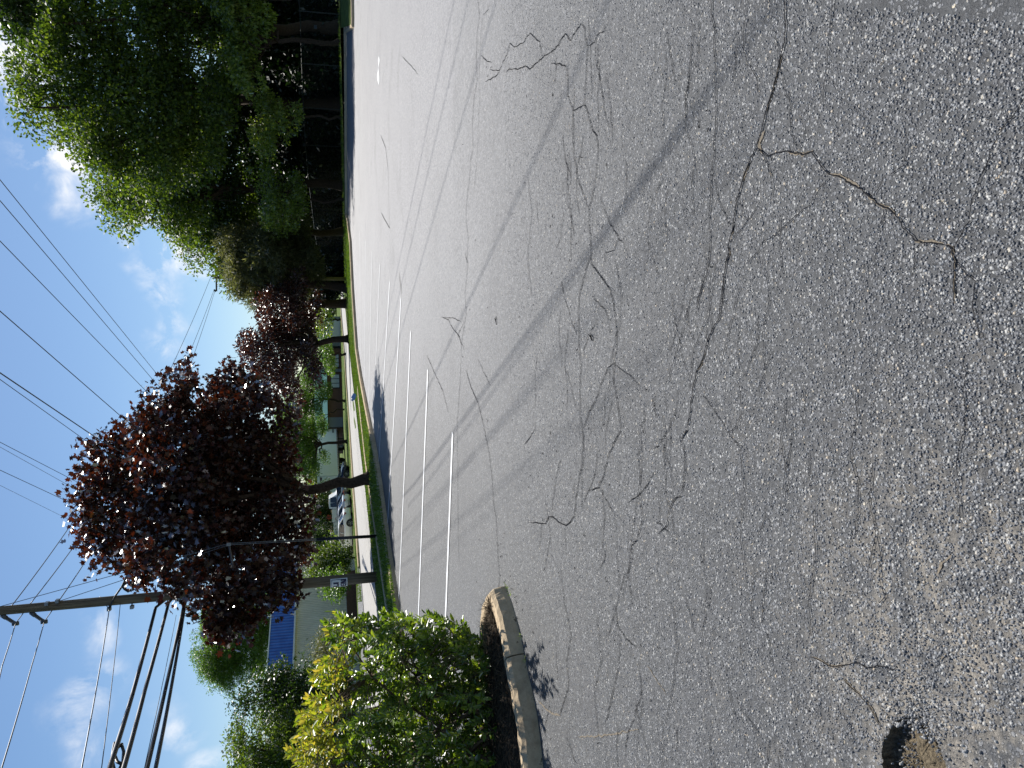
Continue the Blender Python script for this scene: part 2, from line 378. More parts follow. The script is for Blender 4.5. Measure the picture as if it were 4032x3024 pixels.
M['bark'] = simple('bark', srgb(62,52,44), .95, var=.5, scale=14, bump=.8, spec=.15)
M['bark_pale'] = simple('bark_pale', srgb(104,94,84), .95, var=.4, scale=14, bump=.7, spec=.15)
def wood():
    t = NT('weathered_wood'); c = t.coord(); mp = t.n('Mapping'); t.link(c, mp.inputs[0]); mp.inputs['Scale'].default_value = (26, 26, .9)
    n = t.noise(mp.outputs[0], 1.0, 7, .65); n2 = t.noise(c, 1.2, 3)
    col = t.mix(n2, t.ramp(n, (.3, srgb(74,68,58)), (.7, srgb(138,128,110))), t.ramp(n, (.3, srgb(58,52,46)), (.7, srgb(112,102,88))))
    t.principled(col, .9, n, .6, .01, .2); return t.m
M['wood'] = wood()
M['wire'] = simple('wire', srgb(22,23,27), .45, var=.1, scale=30); M['steelwire'] = simple('steelwire', srgb(110,112,115), .4, .8)
M['fence'] = simple('fence_dark', srgb(44,50,48), .6, .2, .2, 20); M['galv'] = simple('galvanised', srgb(128,132,136), .45, .7, .15, 20); M['porcelain'] = simple('porcelain', srgb(70,74,78), .25)
M['black'] = simple('black', srgb(22,22,24), .5); M['rubber'] = simple('rubber', srgb(20,20,21), .8)
M['white'] = simple('white_paint', srgb(226,228,230), .35, var=.03); M['silver'] = simple('silver_paint', srgb(180,186,192), .3, .3, .03)
M['navy'] = simple('navy_paint', srgb(26,36,58), .2, .1, .05); M['darkcar'] = simple('dark_paint', srgb(34,40,52), .2, .1, .05)
M['glass'] = simple('car_glass', srgb(18,24,30), .06, var=.05, spec=.8); M['red'] = simple('red_lens', srgb(150,18,20), .25); M['chrome'] = simple('chrome', srgb(190,192,195), .2, .9)
M['lamp'] = simple('lamp_lens', srgb(215,218,222), .15, spec=.8); M['plate'] = simple('sign_white', srgb(214,220,228), .5, var=.03); M['ink'] = simple('sign_ink', srgb(22,20,70), .5)
def wallmat(name, a, b, sc, axis=0):
    t = NT(name); c = t.coord(); wv = t.n('TexWave', wave_type='BANDS'); wv.bands_direction = 'XYZ'[axis]; t.link(c, wv.inputs[0]); wv.inputs['Scale'].default_value = sc
    n = t.noise(c, 1.5, 5); t.principled(t.mix(.5, t.ramp(wv.outputs[1], (.15, a), (.5, b)), t.ramp(n, (.3, a), (.7, b))), .6, wv.outputs[1], .8, .05); return t.m
M['beige'] = wallmat('ribbed_beige', srgb(200,190,175), srgb(238,229,215), 1.5); M['blue'] = wallmat('ribbed_blue', srgb(20,62,150), srgb(60,120,214), 1.0)
M['brick'] = simple('brick', srgb(104,74,60), .9, var=.3, scale=8, bump=.3); M['teal'] = simple('teal_roof', srgb(62,98,98), .95, var=.12, spec=.05)
M['greywall'] = simple('grey_wall', srgb(120,124,128), .7, var=.06); M['window'] = simple('window_glass', srgb(176,184,188), .3)
G = lambda *c: srgb(*c)
M['maple'] = leafmat('maple_leaf', (G(32,18,16), G(46,25,20), G(60,33,24), G(76,42,29), G(54,46,30)), (1.45,.8,.4,1), .38, .09, .35)
M['copper'] = leafmat('copper_leaf', (G(38,22,22), G(56,34,31), G(72,45,38), G(92,64,54)), (1.3,.8,.5,1), .42, .09, .4)
M['green'] = leafmat('green_leaf', (G(48,70,26), G(68,92,34), G(90,112,42), G(116,136,58)), (1.4,1.35,.5,1), .54, .035, .6)
M['dark'] = leafmat('dark_leaf', (G(34,52,22), G(48,70,28), G(66,90,38)), (1.35,1.35,.45,1), .52, .04, .5)
M['under'] = leafmat('under_leaf', (G(14,24,12), G(22,36,18), G(34,52,28)), (1,1.1,.4,1), .3, .03, .5)  # leaf colours darkened to paint in the shade of the interior
M['bright'] = leafmat('bright_leaf', (G(78,104,36), G(104,130,48), G(128,152,62), G(150,170,90)), (1.35,1.25,.45,1), .55, .08, .45)
M['locust'] = leafmat('locust_leaf', (G(70,100,38), G(92,124,48), G(112,140,60)), (1.25,1.3,.45,1), .5, .04, .5)
M['needle'] = leafmat('needle', (G(70,78,48), G(92,98,64), G(116,118,86)), (1.4,1.35,.8,1), .5, .03, .6)
M['bush'] = leafmat('bush_leaf', (G(62,90,34), G(86,114,42), G(112,138,54), G(146,164,76)), (1.4,1.35,.4,1), .52, .05, .42)
M['bushy'] = leafmat('bush_sunlit_new_leaf', (G(120,140,52), G(144,156,60), G(168,172,76), G(184,168,96), G(112,140,54)), (1.3,1.2,.4,1), .55, .03, .5)  # yellow of young leaves, with sun shining through them painted in as well
M['twig'] = simple('twig_bark', srgb(92,78,64), .9, var=.3, scale=40, bump=.4); M['straw'] = simple('straw', srgb(80,66,48), .9, var=.35, scale=30)
# ---------------------------------------------------------------- paths on the ground
def resample(pts, step):
    pts = [Vector(p) for p in pts]; out = [pts[0]]
    for a, b in zip(pts, pts[1:]):
        n = max(1, int((b-a).length/step)); out += [a.lerp(b, (i+1)/n) for i in range(n)]
    return out
def smoothpath(pts, it=2):
    for _ in range(it):
        q = [pts[0]]
        for a, b in zip(pts, pts[1:]): q += [a.lerp(b, .25), a.lerp(b, .75)]
        pts = q+[pts[-1]]
    return pts
def normals2(path):
    N = []
    for i in range(len(path)):
        d = path[min(i+1, len(path)-1)]-path[max(i-1, 0)]; d = Vector((d.x, d.y, 0)).normalized(); N.append(Vector((-d.y, d.x, 0)))
    return N
from mathutils import noise as mn
PROF = [(0,-.03),(.004,.05),(.018,.115),(.05,.142),(.13,.147),(.16,.135),(.17,.09),(.172,-.03)]
def kerb_sweep(path, side, prof=PROF, gaps=(), every=None, rough=.004, zf=None, gap=.008):
    """concrete kerb along path; side=+1: body lies to the left of travel"""
    mb = MB(); N = normals2(path); seg = []; segs = []; acc = 0
    for i, p in enumerate(path):
        seg.append(i)
        if i: acc += (path[i]-path[i-1]).length
        if (every and acc > every) or i in gaps:
            segs.append(seg); seg = [i]; acc = 0
    segs.append(seg)
    for sg in segs:
        if len(sg) < 2: continue
        vs = []; k = len(prof)
        for j, i in enumerate(sg):
            p = path[i].copy(); n = N[i]*side; t = Vector((n.y, -n.x, 0))*side
            z0 = zf(p) if zf else 0
            if j == 0: p += (path[sg[1]]-path[i]).normalized()*gap
            if j == len(sg)-1: p -= (path[i]-path[sg[-2]]).normalized()*gap
            for o, z in prof:
                q = p+n*o; q.z = z0+z
                if z > 0:
                    e = mn.noise_vector(q*9)*rough+mn.noise_vector(q*31)*rough*.7; q += e
                vs.append(q)
        fs = [(a*k+b, a*k+b+1, (a+1)*k+b+1, (a+1)*k+b) if side < 0 else (a*k+b, (a+1)*k+b, (a+1)*k+b+1, a*k+b+1) for a in range(len(sg)-1) for b in range(k-1)]
        fs += [tuple(range(k)), tuple(range((len(sg)-1)*k, len(sg)*k))[::-1]]
        mb.add(vs, fs)
    return mb
KD = [(866,1320),(844.6,1177),(825.8,1042),(814.8,971),(799,892),(783,812),(774,753),(769,682),(765,622),(762,563),(760,521),(754,473),(750.5,462),(750,384),(749.5,347),(749,200),(748,67)]
kw = [hitD(*p) for p in KD]
for i in range(1, len(kw)):
    if kw[i].x <= kw[i-1].x: kw[i].x = kw[i-1].x+.05
dl = (kw[0]-kw[2]).normalized()
kl = [kw[0]+dl*70, kw[0]+dl*30, kw[0]+dl*12]+kw
kr = kw[-1]+Vector((60, -2, 0))
kline = kl+[kr]
kx = np.array([p.x for p in kline]); ky = np.array([p.y for p in kline])
def yk(x): return float(np.interp(x, kx, ky))
kpath = resample(kl[1:], .3)+[kr]
kerb_sweep(kpath, 1, every=3.0).obj('kerb', M['kerb'])
tag(COL.objects['kerb'], kind='structure')

# terrain behind the kerb: columns in x, rows marching away from the kerb
xs = np.concatenate([np.arange(-260,-40,12), np.arange(-40,-10,1.5), np.arange(-10,24,.3), np.arange(24,60,2), np.arange(60,300,14)])
ss = np.array([.08,.16,.4,.8,1.2,1.6,2,2.5,3,3.5,4,5,6,7,8,10,12,14,17,20,24,28,33,38,45,55,70,90,120,170,260,420])
V = []; 
for x in xs:
    y0 = yk(x) if kx[0] < x < kx[-1] else (yk(kx[0]) if x <= kx[0] else yk(kx[-1]))
    for s in ss:
        y = y0+.1+s; b = mn.noise(Vector((x*.5, y*.5, 0)))*.02*min(1, s)
        V.append((x, y, zg(x, y)-.012+b*(s < 60)))
n = len(ss); nx = len(xs)
Fc = np.array([(i*n+j, (i+1)*n+j, (i+1)*n+j+1, i*n+j+1) for i in range(nx-1) for j in range(n-1)])
tag(obj('ground', fastmesh('ground', V, [Fc]), M['grass'], smooth=True), kind='structure')

# raised verge on the right that steps out into the lot
c0, c1 = hitD(766, 61), hitD(749.5, 66); c2 = Vector((c1.x+40, c1.y+.6, 0)); c3 = Vector((c0.x+40, c0.y-1.0, 0))
vp = resample([c1+Vector((0,.3,0))]+[c1.lerp(c0, .9), c0+(c1-c0)*.03+Vector((.05,0,0)), c0+Vector((.45,-.04,0)), c3], .3)
kerb_sweep(vp, 1, every=4).obj('verge_kerb', M['kerb']); tag(COL.objects['verge_kerb'], kind='structure')
mb = MB(); sh = (c1-c0).normalized()*.1
q = [c0+Vector((.2,.12,0))+sh, c3+Vector((0,.15,0)), c2, c1+Vector((.2,.2,0))]
nn = 14; vs = []
for i in range(nn+1):
    for j in range(nn+1):
        a = q[0].lerp(q[1], (j/nn)**2); b = q[3].lerp(q[2], (j/nn)**2); p = a.lerp(b, i/nn); p.z = .135+(i/nn)**1.3*(zg(c1.x, c1.y)-.10)*.8+.02*mn.noise(p*.7); vs.append(p)
mb.add(vs, [(i*(nn+1)+j, i*(nn+1)+j+1, (i+1)*(nn+1)+j+1, (i+1)*(nn+1)+j) for i in range(nn) for j in range(nn)])
mb.obj('verge', M['grass'], smooth=True); tag(COL.objects['verge'], kind='structure')

# ---------------------------------------------------------------- parking lot: one sheet with the pothole, cracks and exposed aggregate
PHZ = [(350,1700),(330,1500),(270,1134),(250,900),(280,760),(340,640),(350,600),(410,520),(430,470),(520,440),(560,400),(610,385),(640,440),(700,440),(760,420),(800,430),(850,470),(900,560),(930,660),(1000,750),(1060,880),(1080,950),(1130,1050),(1150,1134),(1100,1500),(800,1720)]
rim = []
pz = resample([Vector((a, b, 0)) for a, b in PHZ+[PHZ[0]]], 26)[:-1]
for i, p in enumerate(pz):
    q = hit(3400+.2857*p.x, 2700+.2857*p.y); q += Vector((random.uniform(-1,1), random.uniform(-1,1), 0))*.0045; q.z = 0; rim.append(q)
outer = [Vector((p.x, p.y+.06, 0)) for p in kl]+[Vector((kr.x, kr.y+.06, 0)), Vector((60,-25,0)), Vector((kl[0].x-.1,-25,0))]
bm = bmesh.new()
for loop in (outer, rim):
    vs = [bm.verts.new(p) for p in loop]
    for a, b in zip(vs, vs[1:]+vs[:1]): bm.edges.new((a, b))
bmesh.ops.triangle_fill(bm, use_beauty=True, use_dissolve=False, edges=bm.edges[:], normal=(0,0,1))
for f in bm.faces[:]:                                               # keep the hole open
    c = f.calc_center_median()
    if all(v.co in rim for v in f.verts): pass
for f in bm.faces:
    if f.normal.z < 0: f.normal_flip()
bm.verts.index_update()
LV = np.array([v.co[:] for v in bm.verts]); LF = np.array([[v.index for v in f.verts] for f in bm.faces]); bm.free()
parts = [(LV, [LF])]; pm = [np.zeros(len(LF), int)]
# bowl
cen = sum(rim, Vector())/len(rim); R = len(rim); rings = [rim]
for s, z in ((.985,-.018),(.965,-.036),(.9,-.041),(.75,-.043),(.55,-.046),(.3,-.048)):
    rg = []
    for p in rim:
        qq = cen.lerp(p, s); near = sstep(-.03, .12, (cen.y-p.y)*1.0+(p.x-cen.x)*.5); k = 1-.75*near
        qq.z = z*k+.006*mn.noise(qq*40)+.004*mn.noise(qq*90); rg.append(qq)
    rings.append(rg)
vs = [tuple(p) for r in rings for p in r]+[(cen.x, cen.y, -.045)]
fq = np.array([(a*R+i, a*R+(i+1)%R, (a+1)*R+(i+1)%R, (a+1)*R+i) for a in range(len(rings)-1) for i in range(R)])
ft = np.array([((len(rings)-1)*R+i, (len(rings)-1)*R+(i+1)%R, len(vs)-1) for i in range(R)])
parts.append((np.array(vs), [fq, ft])); pm += [np.full(len(fq), 3), np.full(len(ft), 3)]
# cracks traced on the ground: (source origin x, y, scale, width px, [points])
z6 = (2400, 0, .7378); z7 = (1500, 0, .6329); z8 = (1500, 1000, .7233); zd = (0, 0, K); z5 = (2900, 2000, .6172)
CR = [
 (z6,6,[(555,-60),(555,0),(550,80),(570,180),(560,260),(575,340),(565,420),(575,500),(570,700),(560,830),(545,950),(550,1050),(535,1150),(545,1320),(530,1450),(490,1560),(470,1626)]),
 (z6,9,[(940,-60),(940,0),(945,120),(945,210),(925,290),(900,400),(870,500),(840,600),(820,690),(790,780),(735,900),(700,1000),(680,1100),(660,1220),(640,1340),(620,1450),(605,1626)]),
 (z6,8,[(800,790),(850,830),(900,815),(970,810),(1030,825),(1080,810),(1110,850),(1150,900),(1180,930),(1260,950),(1330,1010),(1400,1050),(1450,1090),(1530,1140),(1590,1220),(1640,1280),(1680,1300),(1780,1300),(1840,1330),(1850,1400),(1840,1500),(1850,1620)]),
 (z6,4,[(800,800),(850,880),(870,950),(880,1050)]),(z6,5,[(740,-30),(725,120),(720,250),(740,340),(790,400),(800,500)]),(z6,4,[(1200,-20),(1180,180),(1160,380),(1145,560)]),
 (z6,7,[(2240,500),(2150,630),(2080,720),(2020,880),(1980,960),(1945,1070),(1930,1180),(1880,1260),(1850,1320)]),(z6,4,[(450,180),(430,350),(410,560),(415,640)]),
 (z6,4,[(1175,955),(1110,1030),(1080,1090),(980,1170),(890,1250),(830,1290),(800,1340),(740,1400)]),(z6,4,[(1470,940),(1420,1040)]),(z6,4,[(1600,700),(1580,880),(1510,930)]),
 (z6,3,[(440,880),(450,1150)]),(z6,4,[(290,950),(250,1030)]),(z6,4,[(1470,1120),(1450,1250),(1440,1300),(1420,1420)]),(z6,4,[(1640,1340),(1640,1390),(1625,1480)]),(z6,5,[(1850,1400),(1960,1500),(1950,1640),(1990,1800)]),
 (z7,4,[(605,-40),(605,0),(615,100),(600,200),(595,350),(600,500),(580,620),(570,780),(575,920),(560,1000),(555,1100),(540,1200),(530,1350),(545,1480),(535,1659)]),
 (z7,2.5,[(640,60),(625,200),(610,500),(615,650),(605,800),(600,1000),(580,1200)]),
 (z7,5,[(1250,140),(1220,190),(1180,250),(1150,205),(1110,270),(1080,310),(1020,350),(960,400),(930,430),(900,410),(860,430),(800,430),(780,450)]),
 (z7,6,[(1250,140),(1270,180),(1275,230),(1290,290),(1280,420),(1275,550),(1270,650),(1300,730),(1320,810),(1345,850),(1355,930),(1345,1050),(1330,1170),(1300,1290),(1300,1400),(1310,1500),(1310,1659)]),
 (z7,5,[(1290,290),(1330,260),(1350,215),(1390,190),(1415,140)]),(z7,5,[(1270,650),(1200,690),(1165,600),(1165,480),(1150,410),(1120,400),(1060,395)]),
 (z7,5,[(1200,690),(1205,800),(1200,950),(1220,1050),(1235,1140),(1260,1200),(1295,1300)]),
 (z7,4,[(1010,360),(1000,330),(990,260),(960,240),(930,205),(910,230),(890,265),(830,290),(805,270),(790,330),(760,390),(740,440),(680,430)]),(z7,4,[(740,440),(720,470),(690,490),(650,510)]),(z7,4,[(625,345),(660,380),(690,390)]),
 (z7,4,[(1950,150),(1930,400),(1905,620),(1900,800),(1940,900),(1960,1000),(1940,1150),(1945,1300)]),(z7,4,[(1140,1320),(1120,1480),(1090,1560)]),(z7,4,[(1770,1010),(1750,1100),(1720,1190)]),(z7,4,[(1480,1480),(1450,1560),(1400,1570),(1390,1659)]),
 (z7,5,[(0,840),(30,920),(45,1050),(55,1420),(0,1320)]),(z7,3,[(130,350),(180,400),(230,460)]),(z7,3,[(640,90),(670,60),(665,30)]),
 (z8,6,[(1145,0),(1110,120),(1080,240),(1080,380),(1082,500),(1090,600),(1085,760),(1090,880),(1100,960),(1105,1020),(1095,1150),(1080,1230),(1065,1320),(1055,1430),(1010,1480),(970,1460),(940,1430),(915,1430),(900,1470),(850,1465),(810,1460)]),
 (z8,6,[(1145,50),(1190,110),(1250,190),(1270,280),(1285,400),(1285,520),(1275,590),(1270,700),(1290,800),(1300,900),(1310,960),(1265,1040),(1240,1100),(1220,1190),(1190,1270),(1140,1290)]),
 (z8,5,[(1105,960),(1130,870),(1170,800),(1200,710),(1240,620),(1275,590)]),(z8,4,[(1105,980),(1110,1100),(1095,1200),(1100,1390)]),
 (z8,4,[(460,0),(475,60),(460,200),(465,330),(440,480),(435,640),(425,800),(415,960),(420,1100),(420,1300),(425,1659)]),
 (z8,5,[(465,630),(490,720),(530,810),(560,930),(590,1080),(605,1200),(615,1350),(630,1450),(640,1659),(648,1760),(640,1850)]),
 (z8,3.5,[(250,550),(290,640),(340,750),(370,870)]),(z8,3,[(530,570),(560,640),(600,720)]),(z8,3.5,[(330,340),(370,360),(390,400),(430,450),(440,500)]),(z8,3,[(340,345),(400,350),(440,370)]),(z8,3,[(440,300),(450,380),(420,440),(455,520)]),
 (z8,6,[(1800,0),(1770,100),(1735,230),(1725,340)]),(z8,9,[(1890,0),(1875,120),(1855,250),(1845,350),(1810,410),(1780,480),(1760,560),(1725,640),(1705,730),(1690,850),(1670,960),(1640,1010)]),
 (z8,6,[(1640,1010),(1660,1100),(1655,1200),(1640,1320),(1600,1330),(1570,1400),(1560,1480),(1510,1520)]),
 (z8,5,[(1430,830),(1440,890),(1420,950),(1415,1060),(1400,1100),(1415,1200),(1415,1350),(1430,1450),(1400,1550),(1370,1590),(1365,1659),(1350,1760),(1372,1900)]),
 (z8,5,[(1530,860),(1555,970),(1545,1100),(1550,1200),(1555,1310),(1570,1380)]),(z8,3.5,[(1275,600),(1330,640),(1380,680),(1410,720),(1415,760)]),(z8,3.5,[(1195,1280),(1240,1360),(1280,1420),(1290,1659),(1300,1800)]),
 (z8,3.5,[(1060,1230),(1040,1400)]),(z8,4,[(1960,720),(1970,860),(1940,940),(1900,970)]),(z8,5,[(2060,340),(2050,460)]),(z8,4,[(1760,1450),(1750,1600)]),(z8,4,[(1005,1480),(1008,1640)]),(z8,4,[(880,1470),(865,1600)]),
 (zd,5,[(1210,1545),(1230,1480),(1225,1430),(1235,1370),(1220,1300),(1212,1230)]),(zd,5,[(1330,1310),(1342,1390),(1335,1450),(1310,1560)]),(zd,4,[(1455,1310),(1465,1400),(1455,1480),(1440,1560)]),
 (zd,4,[(1388,950),(1388,1010),(1365,1170),(1360,1230),(1345,1290)]),(zd,4,[(1430,1060),(1425,1130),(1447,1150)]),(zd,4,[(1500,620),(1480,700),(1465,760),(1440,830)]),(zd,4,[(1550,560),(1530,680),(1500,760),(1490,840)]),(zd,4,[(1600,620),(1580,700),(1560,790)]),(zd,4,[(1650,560),(1665,640),(1650,720),(1655,800)]),(zd,5,[(1850,830),(1855,900),(1840,980),(1860,1060),(1850,1150)]),(zd,5,[(2085,780),(2090,900),(2070,1000),(2078,1120)]),(zd,4,[(1890,1000),(1880,1080),(1895,1150),(1880,1230)]),(zd,4,[(1760,1100),(1765,1200),(1750,1290),(1758,1380)]),(zd,4,[(1700,860),(1690,950),(1705,1040),(1690,1130)]),(zd,4,[(1600,960),(1610,1060),(1600,1150),(1615,1260)]),(zd,4,[(1520,1180),(1530,1290),(1515,1400)]),(zd,3.5,[(1140,380),(1150,460),(1140,560),(1150,640)]),(zd,3.5,[(1230,330),(1225,420),(1240,500)]),(zd,4,[(1280,640),(1310,670),(1320,720)]),(zd,4,[(1330,560),(1345,640),(1335,730)]),(zd,4,[(1410,420),(1400,520),(1425,600)]),(zd,3.5,[(1180,1080),(1190,1160),(1175,1240)]),(zd,4,[(1290,1330),(1300,1420),(1285,1500),(1295,1600)]),(zd,4,[(1380,1430),(1390,1520),(1375,1620)]),
 (z5,5,[(900,180),(930,300),(910,390),(935,470),(950,560),(920,610)]),(z5,5,[(480,950),(560,980),(620,1010),(690,1000),(760,980),(830,1010),(950,1020),(1010,1030)]),(z5,5,[(700,1090),(760,1170),(840,1240),(880,1310),(930,1400)]),(z5,4,[(690,1320),(740,1400),(760,1500)]),
]
SAND = [(z6,30,[(925,290),(900,400),(870,500),(840,600)]),(z6,40,[(830,690),(800,760),(820,820)]),(z6,46,[(745,870),(725,930),(712,970)]),(z6,30,[(950,812),(1030,825),(1085,805)]),(z6,40,[(1165,925),(1260,945),(1330,1000)]),(z6,34,[(1380,1040),(1450,1090),(1530,1135)]),(z6,34,[(1640,1290),(1780,1295),(1840,1330),(1850,1400),(1840,1500),(1850,1620)]),(z6,36,[(640,1320),(645,1370)]),(z6,24,[(660,1200),(655,1280)]),
 (z8,24,[(1770,540),(1745,600),(1722,650)]),(z8,16,[(1668,960),(1640,1005)]),(zd,18,[(1163,1512),(1178,1530),(1192,1541),(1212,1546)]),(zd,14,[(1250,1592),(1300,1590),(1380,1575)]),(zd,12,[(1400,1440),(1440,1500)]),(z5,26,[(480,950),(560,980),(620,1010),(690,1000)]),(z5,30,[(700,1090),(760,1170),(840,1240),(880,1310),(925,1390)]),(z5,26,[(1290,420),(1330,340),(1380,300)]),(z5,24,[(1300,980),(1340,930)])]
def ribbon(org, wpx, pts, z, wob, step=6):
    a, b, s = org; P = resample([Vector((a+s*x, b+s*y, 0)) for x, y in pts], step)
    L = []; R2 = []
    for i, p in enumerate(P):
        q = hit(p.x, p.y); d = q.y; m = d/F*(1+.0)              # metres per source pixel across the view
        q += Vector((mn.noise(q*75+Vector((1,7,2))), mn.noise(q*75)*1.3, 0))*.004*min(2.2, .6+d*.12)
        q += Vector((mn.noise(q*21), mn.noise(q*21+Vector((9,3,1)))*1.4, 0))*.008*min(1.6, .6+d*.1); L.append(q)
    N = normals2(L); vs = []
    for i, (q, nn_) in enumerate(zip(L, N)):
        e = min(1, min(i, len(L)-1-i)/3+.25); wd = .5*wpx*q.y/F*(1+wob*mn.noise(q*37)+.8*wob*mn.noise(q*90))*e
        wd = max(.0012, wd); vs += [q+nn_*wd+Vector((0,0,z)), q-nn_*wd+Vector((0,0,z))]
    return np.array([tuple(v) for v in vs]), np.array([(2*i, 2*i+1, 2*i+3, 2*i+2) for i in range(len(L)-1)])
for o, wpx, pts in SAND:
    v, f = ribbon(o, wpx*.36, pts, .003, 1.0, 5); parts.append((v, [f])); pm.append(np.full(len(f), 2))
for o, wpx, pts in CR:
    v, f = ribbon(o, wpx*.72, pts, .0055, .5); parts.append((v, [f])); pm.append(np.full(len(f), 1))
# hairline web between the traced cracks
for _ in range(90):
    X = random.uniform(1150, 1750); Y = random.uniform(30, 1640); ang = random.gauss(0, .22); L_ = random.uniform(50, 190)
    if X < 1180 and Y > 1240: continue
    pts = [(X, Y)]
    for i in range(6): ang += random.gauss(0, .16); pts.append((pts[-1][0]+math.sin(ang)*L_/6*.6, pts[-1][1]+math.cos(ang)*L_/6))
    v, f = ribbon(zd, 2.9, pts, .0045, .9); parts.append((v, [f])); pm.append(np.full(len(f), 1))
# exposed aggregate standing out of the binder near the viewer
def stones(P, size, hgt):
    n = len(P); k = 5; a = np.arange(k)*2*np.pi/k
    th = a[None]+rng.random((n, 1))*6.28+rng.normal(size=(n, k))*.22
    r1 = size[:, None]*(.75+.5*rng.random((n, k))); el = .6+.8*rng.random((n, 1)); ph = rng.random((n, 1))*6.28
    def ring(sc, z):
        x = np.cos(th)*r1*sc; y = np.sin(th)*r1*sc*el; c, s = np.cos(ph), np.sin(ph)
        return np.stack([x*c-y*s, x*s+y*c, z], 2)
    tilt = rng.normal(size=(n, k))*.25
    lo = ring(1.0, np.full((n, k), -.003)); hi = ring(.68, hgt[:, None]*(1+tilt)); tp = np.zeros((n, 1, 3)); tp[:, 0, 2] = hgt*1.08
    V = (np.concatenate([lo, hi, tp], 1)+P[:, None]).reshape(-1, 3); off = (np.arange(n)*(2*k+1))[:, None, None]
    q = np.array([(i, (i+1)%k, k+(i+1)%k, k+i) for i in range(k)]); t3 = np.array([(k+i, k+(i+1)%k, 2*k) for i in range(k)])
    return V, [(q[None]+off).reshape(-1, 4), (t3[None]+off).reshape(-1, 3)]
N0 = 74000
u = rng.random(N0); yy = 1.0*(6.5/1.0)**(u**1.25); xx = (rng.random(N0)*2-1)*yy*.56
rim_c = np.array(cen[:2]); keep = np.hypot(xx-rim_c[0], yy-rim_c[1]) > .10
xx, yy = xx[keep], yy[keep]; szs = .0042*(.55+1.0*rng.random(len(xx))**1.8)
sv, sf = stones(np.stack([xx, yy, np.zeros_like(xx)], 1), szs, (.0022)*(.5+1.2*rng.random(len(xx))))
parts.append((sv, sf)); pm += [np.full(len(sf[0]), 4), np.full(len(sf[1]), 4)]
# order faces by vertex count exactly as merge() does
by = {}; i = 0
for V_, Fs in parts:
    for f in Fs: by.setdefault(f.shape[1], []).append(pm[i]); i += 1
V, Fc = merge(parts); mi = np.concatenate([np.concatenate(by[f.shape[1]]) for f in Fc])
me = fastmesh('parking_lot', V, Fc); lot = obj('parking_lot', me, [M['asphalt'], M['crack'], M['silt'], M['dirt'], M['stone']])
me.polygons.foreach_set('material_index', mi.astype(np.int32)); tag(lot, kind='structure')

# loose grit in and around the pothole
ng = 2600; a = rng.random(ng)*6.28; r = np.abs(rng.normal(size=ng))*.22
gx, gy = cen.x+.12+np.cos(a)*r*1.2, cen.y-.02+np.sin(a)*r*.8
gz = np.where(np.hypot((gx-cen.x), (gy-cen.y)) < .12, -.038, .0)
n2 = 900; gx = np.concatenate([gx, rng.random(n2)*3.4-1.9]); gy = np.concatenate([gy, 1.15+rng.random(n2)**1.5*2.6]); gz = np.concatenate([gz, np.zeros(n2)])
gs = .0018*(.5+2.2*rng.random(len(gx))**3)
sv, sf = stones(np.stack([gx, gy, gz+.001], 1), gs, gs*1.1)
tag(obj('gravel', fastmesh('gravel', sv, sf), M['stone']), 'loose grit scattered round the pothole at the near corner of the lot', 'gravel', kind='stuff')

# ---------------------------------------------------------------- painted stall lines
LN = [((963,1345),(979,935)),((904,1345),(925,799)),((862,1294),(888,716)),((836,1162),(867,644)),((816,1042),(842.5,608)),((806,943),(821,571.5)),((796.5,905),(804,543.5)),((787.5,849),(790,521)),((779.5,806),(777.5,501)),((771.5,760),(767,486))]
for i, (a, b) in enumerate(LN):
    pa, pb = hitD(*a), hitD(*b); d = (pb-pa).normalized(); n = Vector((-d.y, d.x, 0)); mb = MB()
    hw = .05; P = resample([pa, pb], .15); vs = []
    for p in P:
        e1, e2 = hw*(1+.18*mn.noise(p*9)), hw*(1+.18*mn.noise(p*9+Vector((5,5,5)))); vs += [p+n*e1+Vector((0,0,.008)), p-n*e2+Vector((0,0,.008))]
    mb.add(vs, [(2*i, 2*i+1, 2*i+3, 2*i+2) for i in range(len(P)-1)]); tag(mb.obj('stall_line', M['paint']), kind='structure')
mb = MB(); P = [hitD(818+1.2*math.sin(i*.9), 126+6*i) for i in range(10)]
mb.add([p+Vector((0, s*(.14+.16*math.sin(i/9*math.pi)), .008)) for i, p in enumerate(P) for s in (1,-1)], [(2*i, 2*i+1, 2*i+3, 2*i+2) for i in range(9)]); tag(mb.obj('paint_patch', M['paint']), kind='structure')

# ---------------------------------------------------------------- road, its far kerb, the apron and the concrete edge in the verge
def strip(name, A, B, mat, lift, cols=4, step=40):
    A = resample([Vector((a, b, 0)) for a, b in A], step); n = len(A)
    bx = np.array([q[0] for q in B]); by_ = np.array([q[1] for q in B]); o = np.argsort(by_)
    Bv = [Vector((float(np.interp(p.y, by_[o], bx[o])), p.y, 0)) for p in A]
    vs = []
    for p, q in zip(A, Bv):
        a, b = gndD(p.x, p.y), gndD(q.x, q.y)
        for j in range(cols+1): c = a.lerp(b, j/cols); c.z = zg(c.x, c.y)+lift; vs.append(c)
    mb = MB(); k = cols+1; mb.add(vs, [(i*k+j, i*k+j+1, (i+1)*k+j+1, (i+1)*k+j) for i in range(n-1) for j in range(cols)])
    return tag(mb.obj(name, mat), kind='structure')
RU = [(735.5,600),(736.5,645),(738.5,672),(743,723),(765,1029),(766.5,1054),(787,1310),(815,1659),(848,2060)]
RL = [(740,600),(741.5,645),(747,672),(753,737),(785,1019),(790,1054),(819,1328),(854,1659),(905,2060)]
strip('road', RU, RL, M['road'], .028)
strip('driveway', [(778.5,1226),(780,1240),(785.5,1310),(812,1659),(840,2000)], [(772,1226),(773,1240),(774,1310),(797,1659),(820,2000)], M['asphalt'], .022)
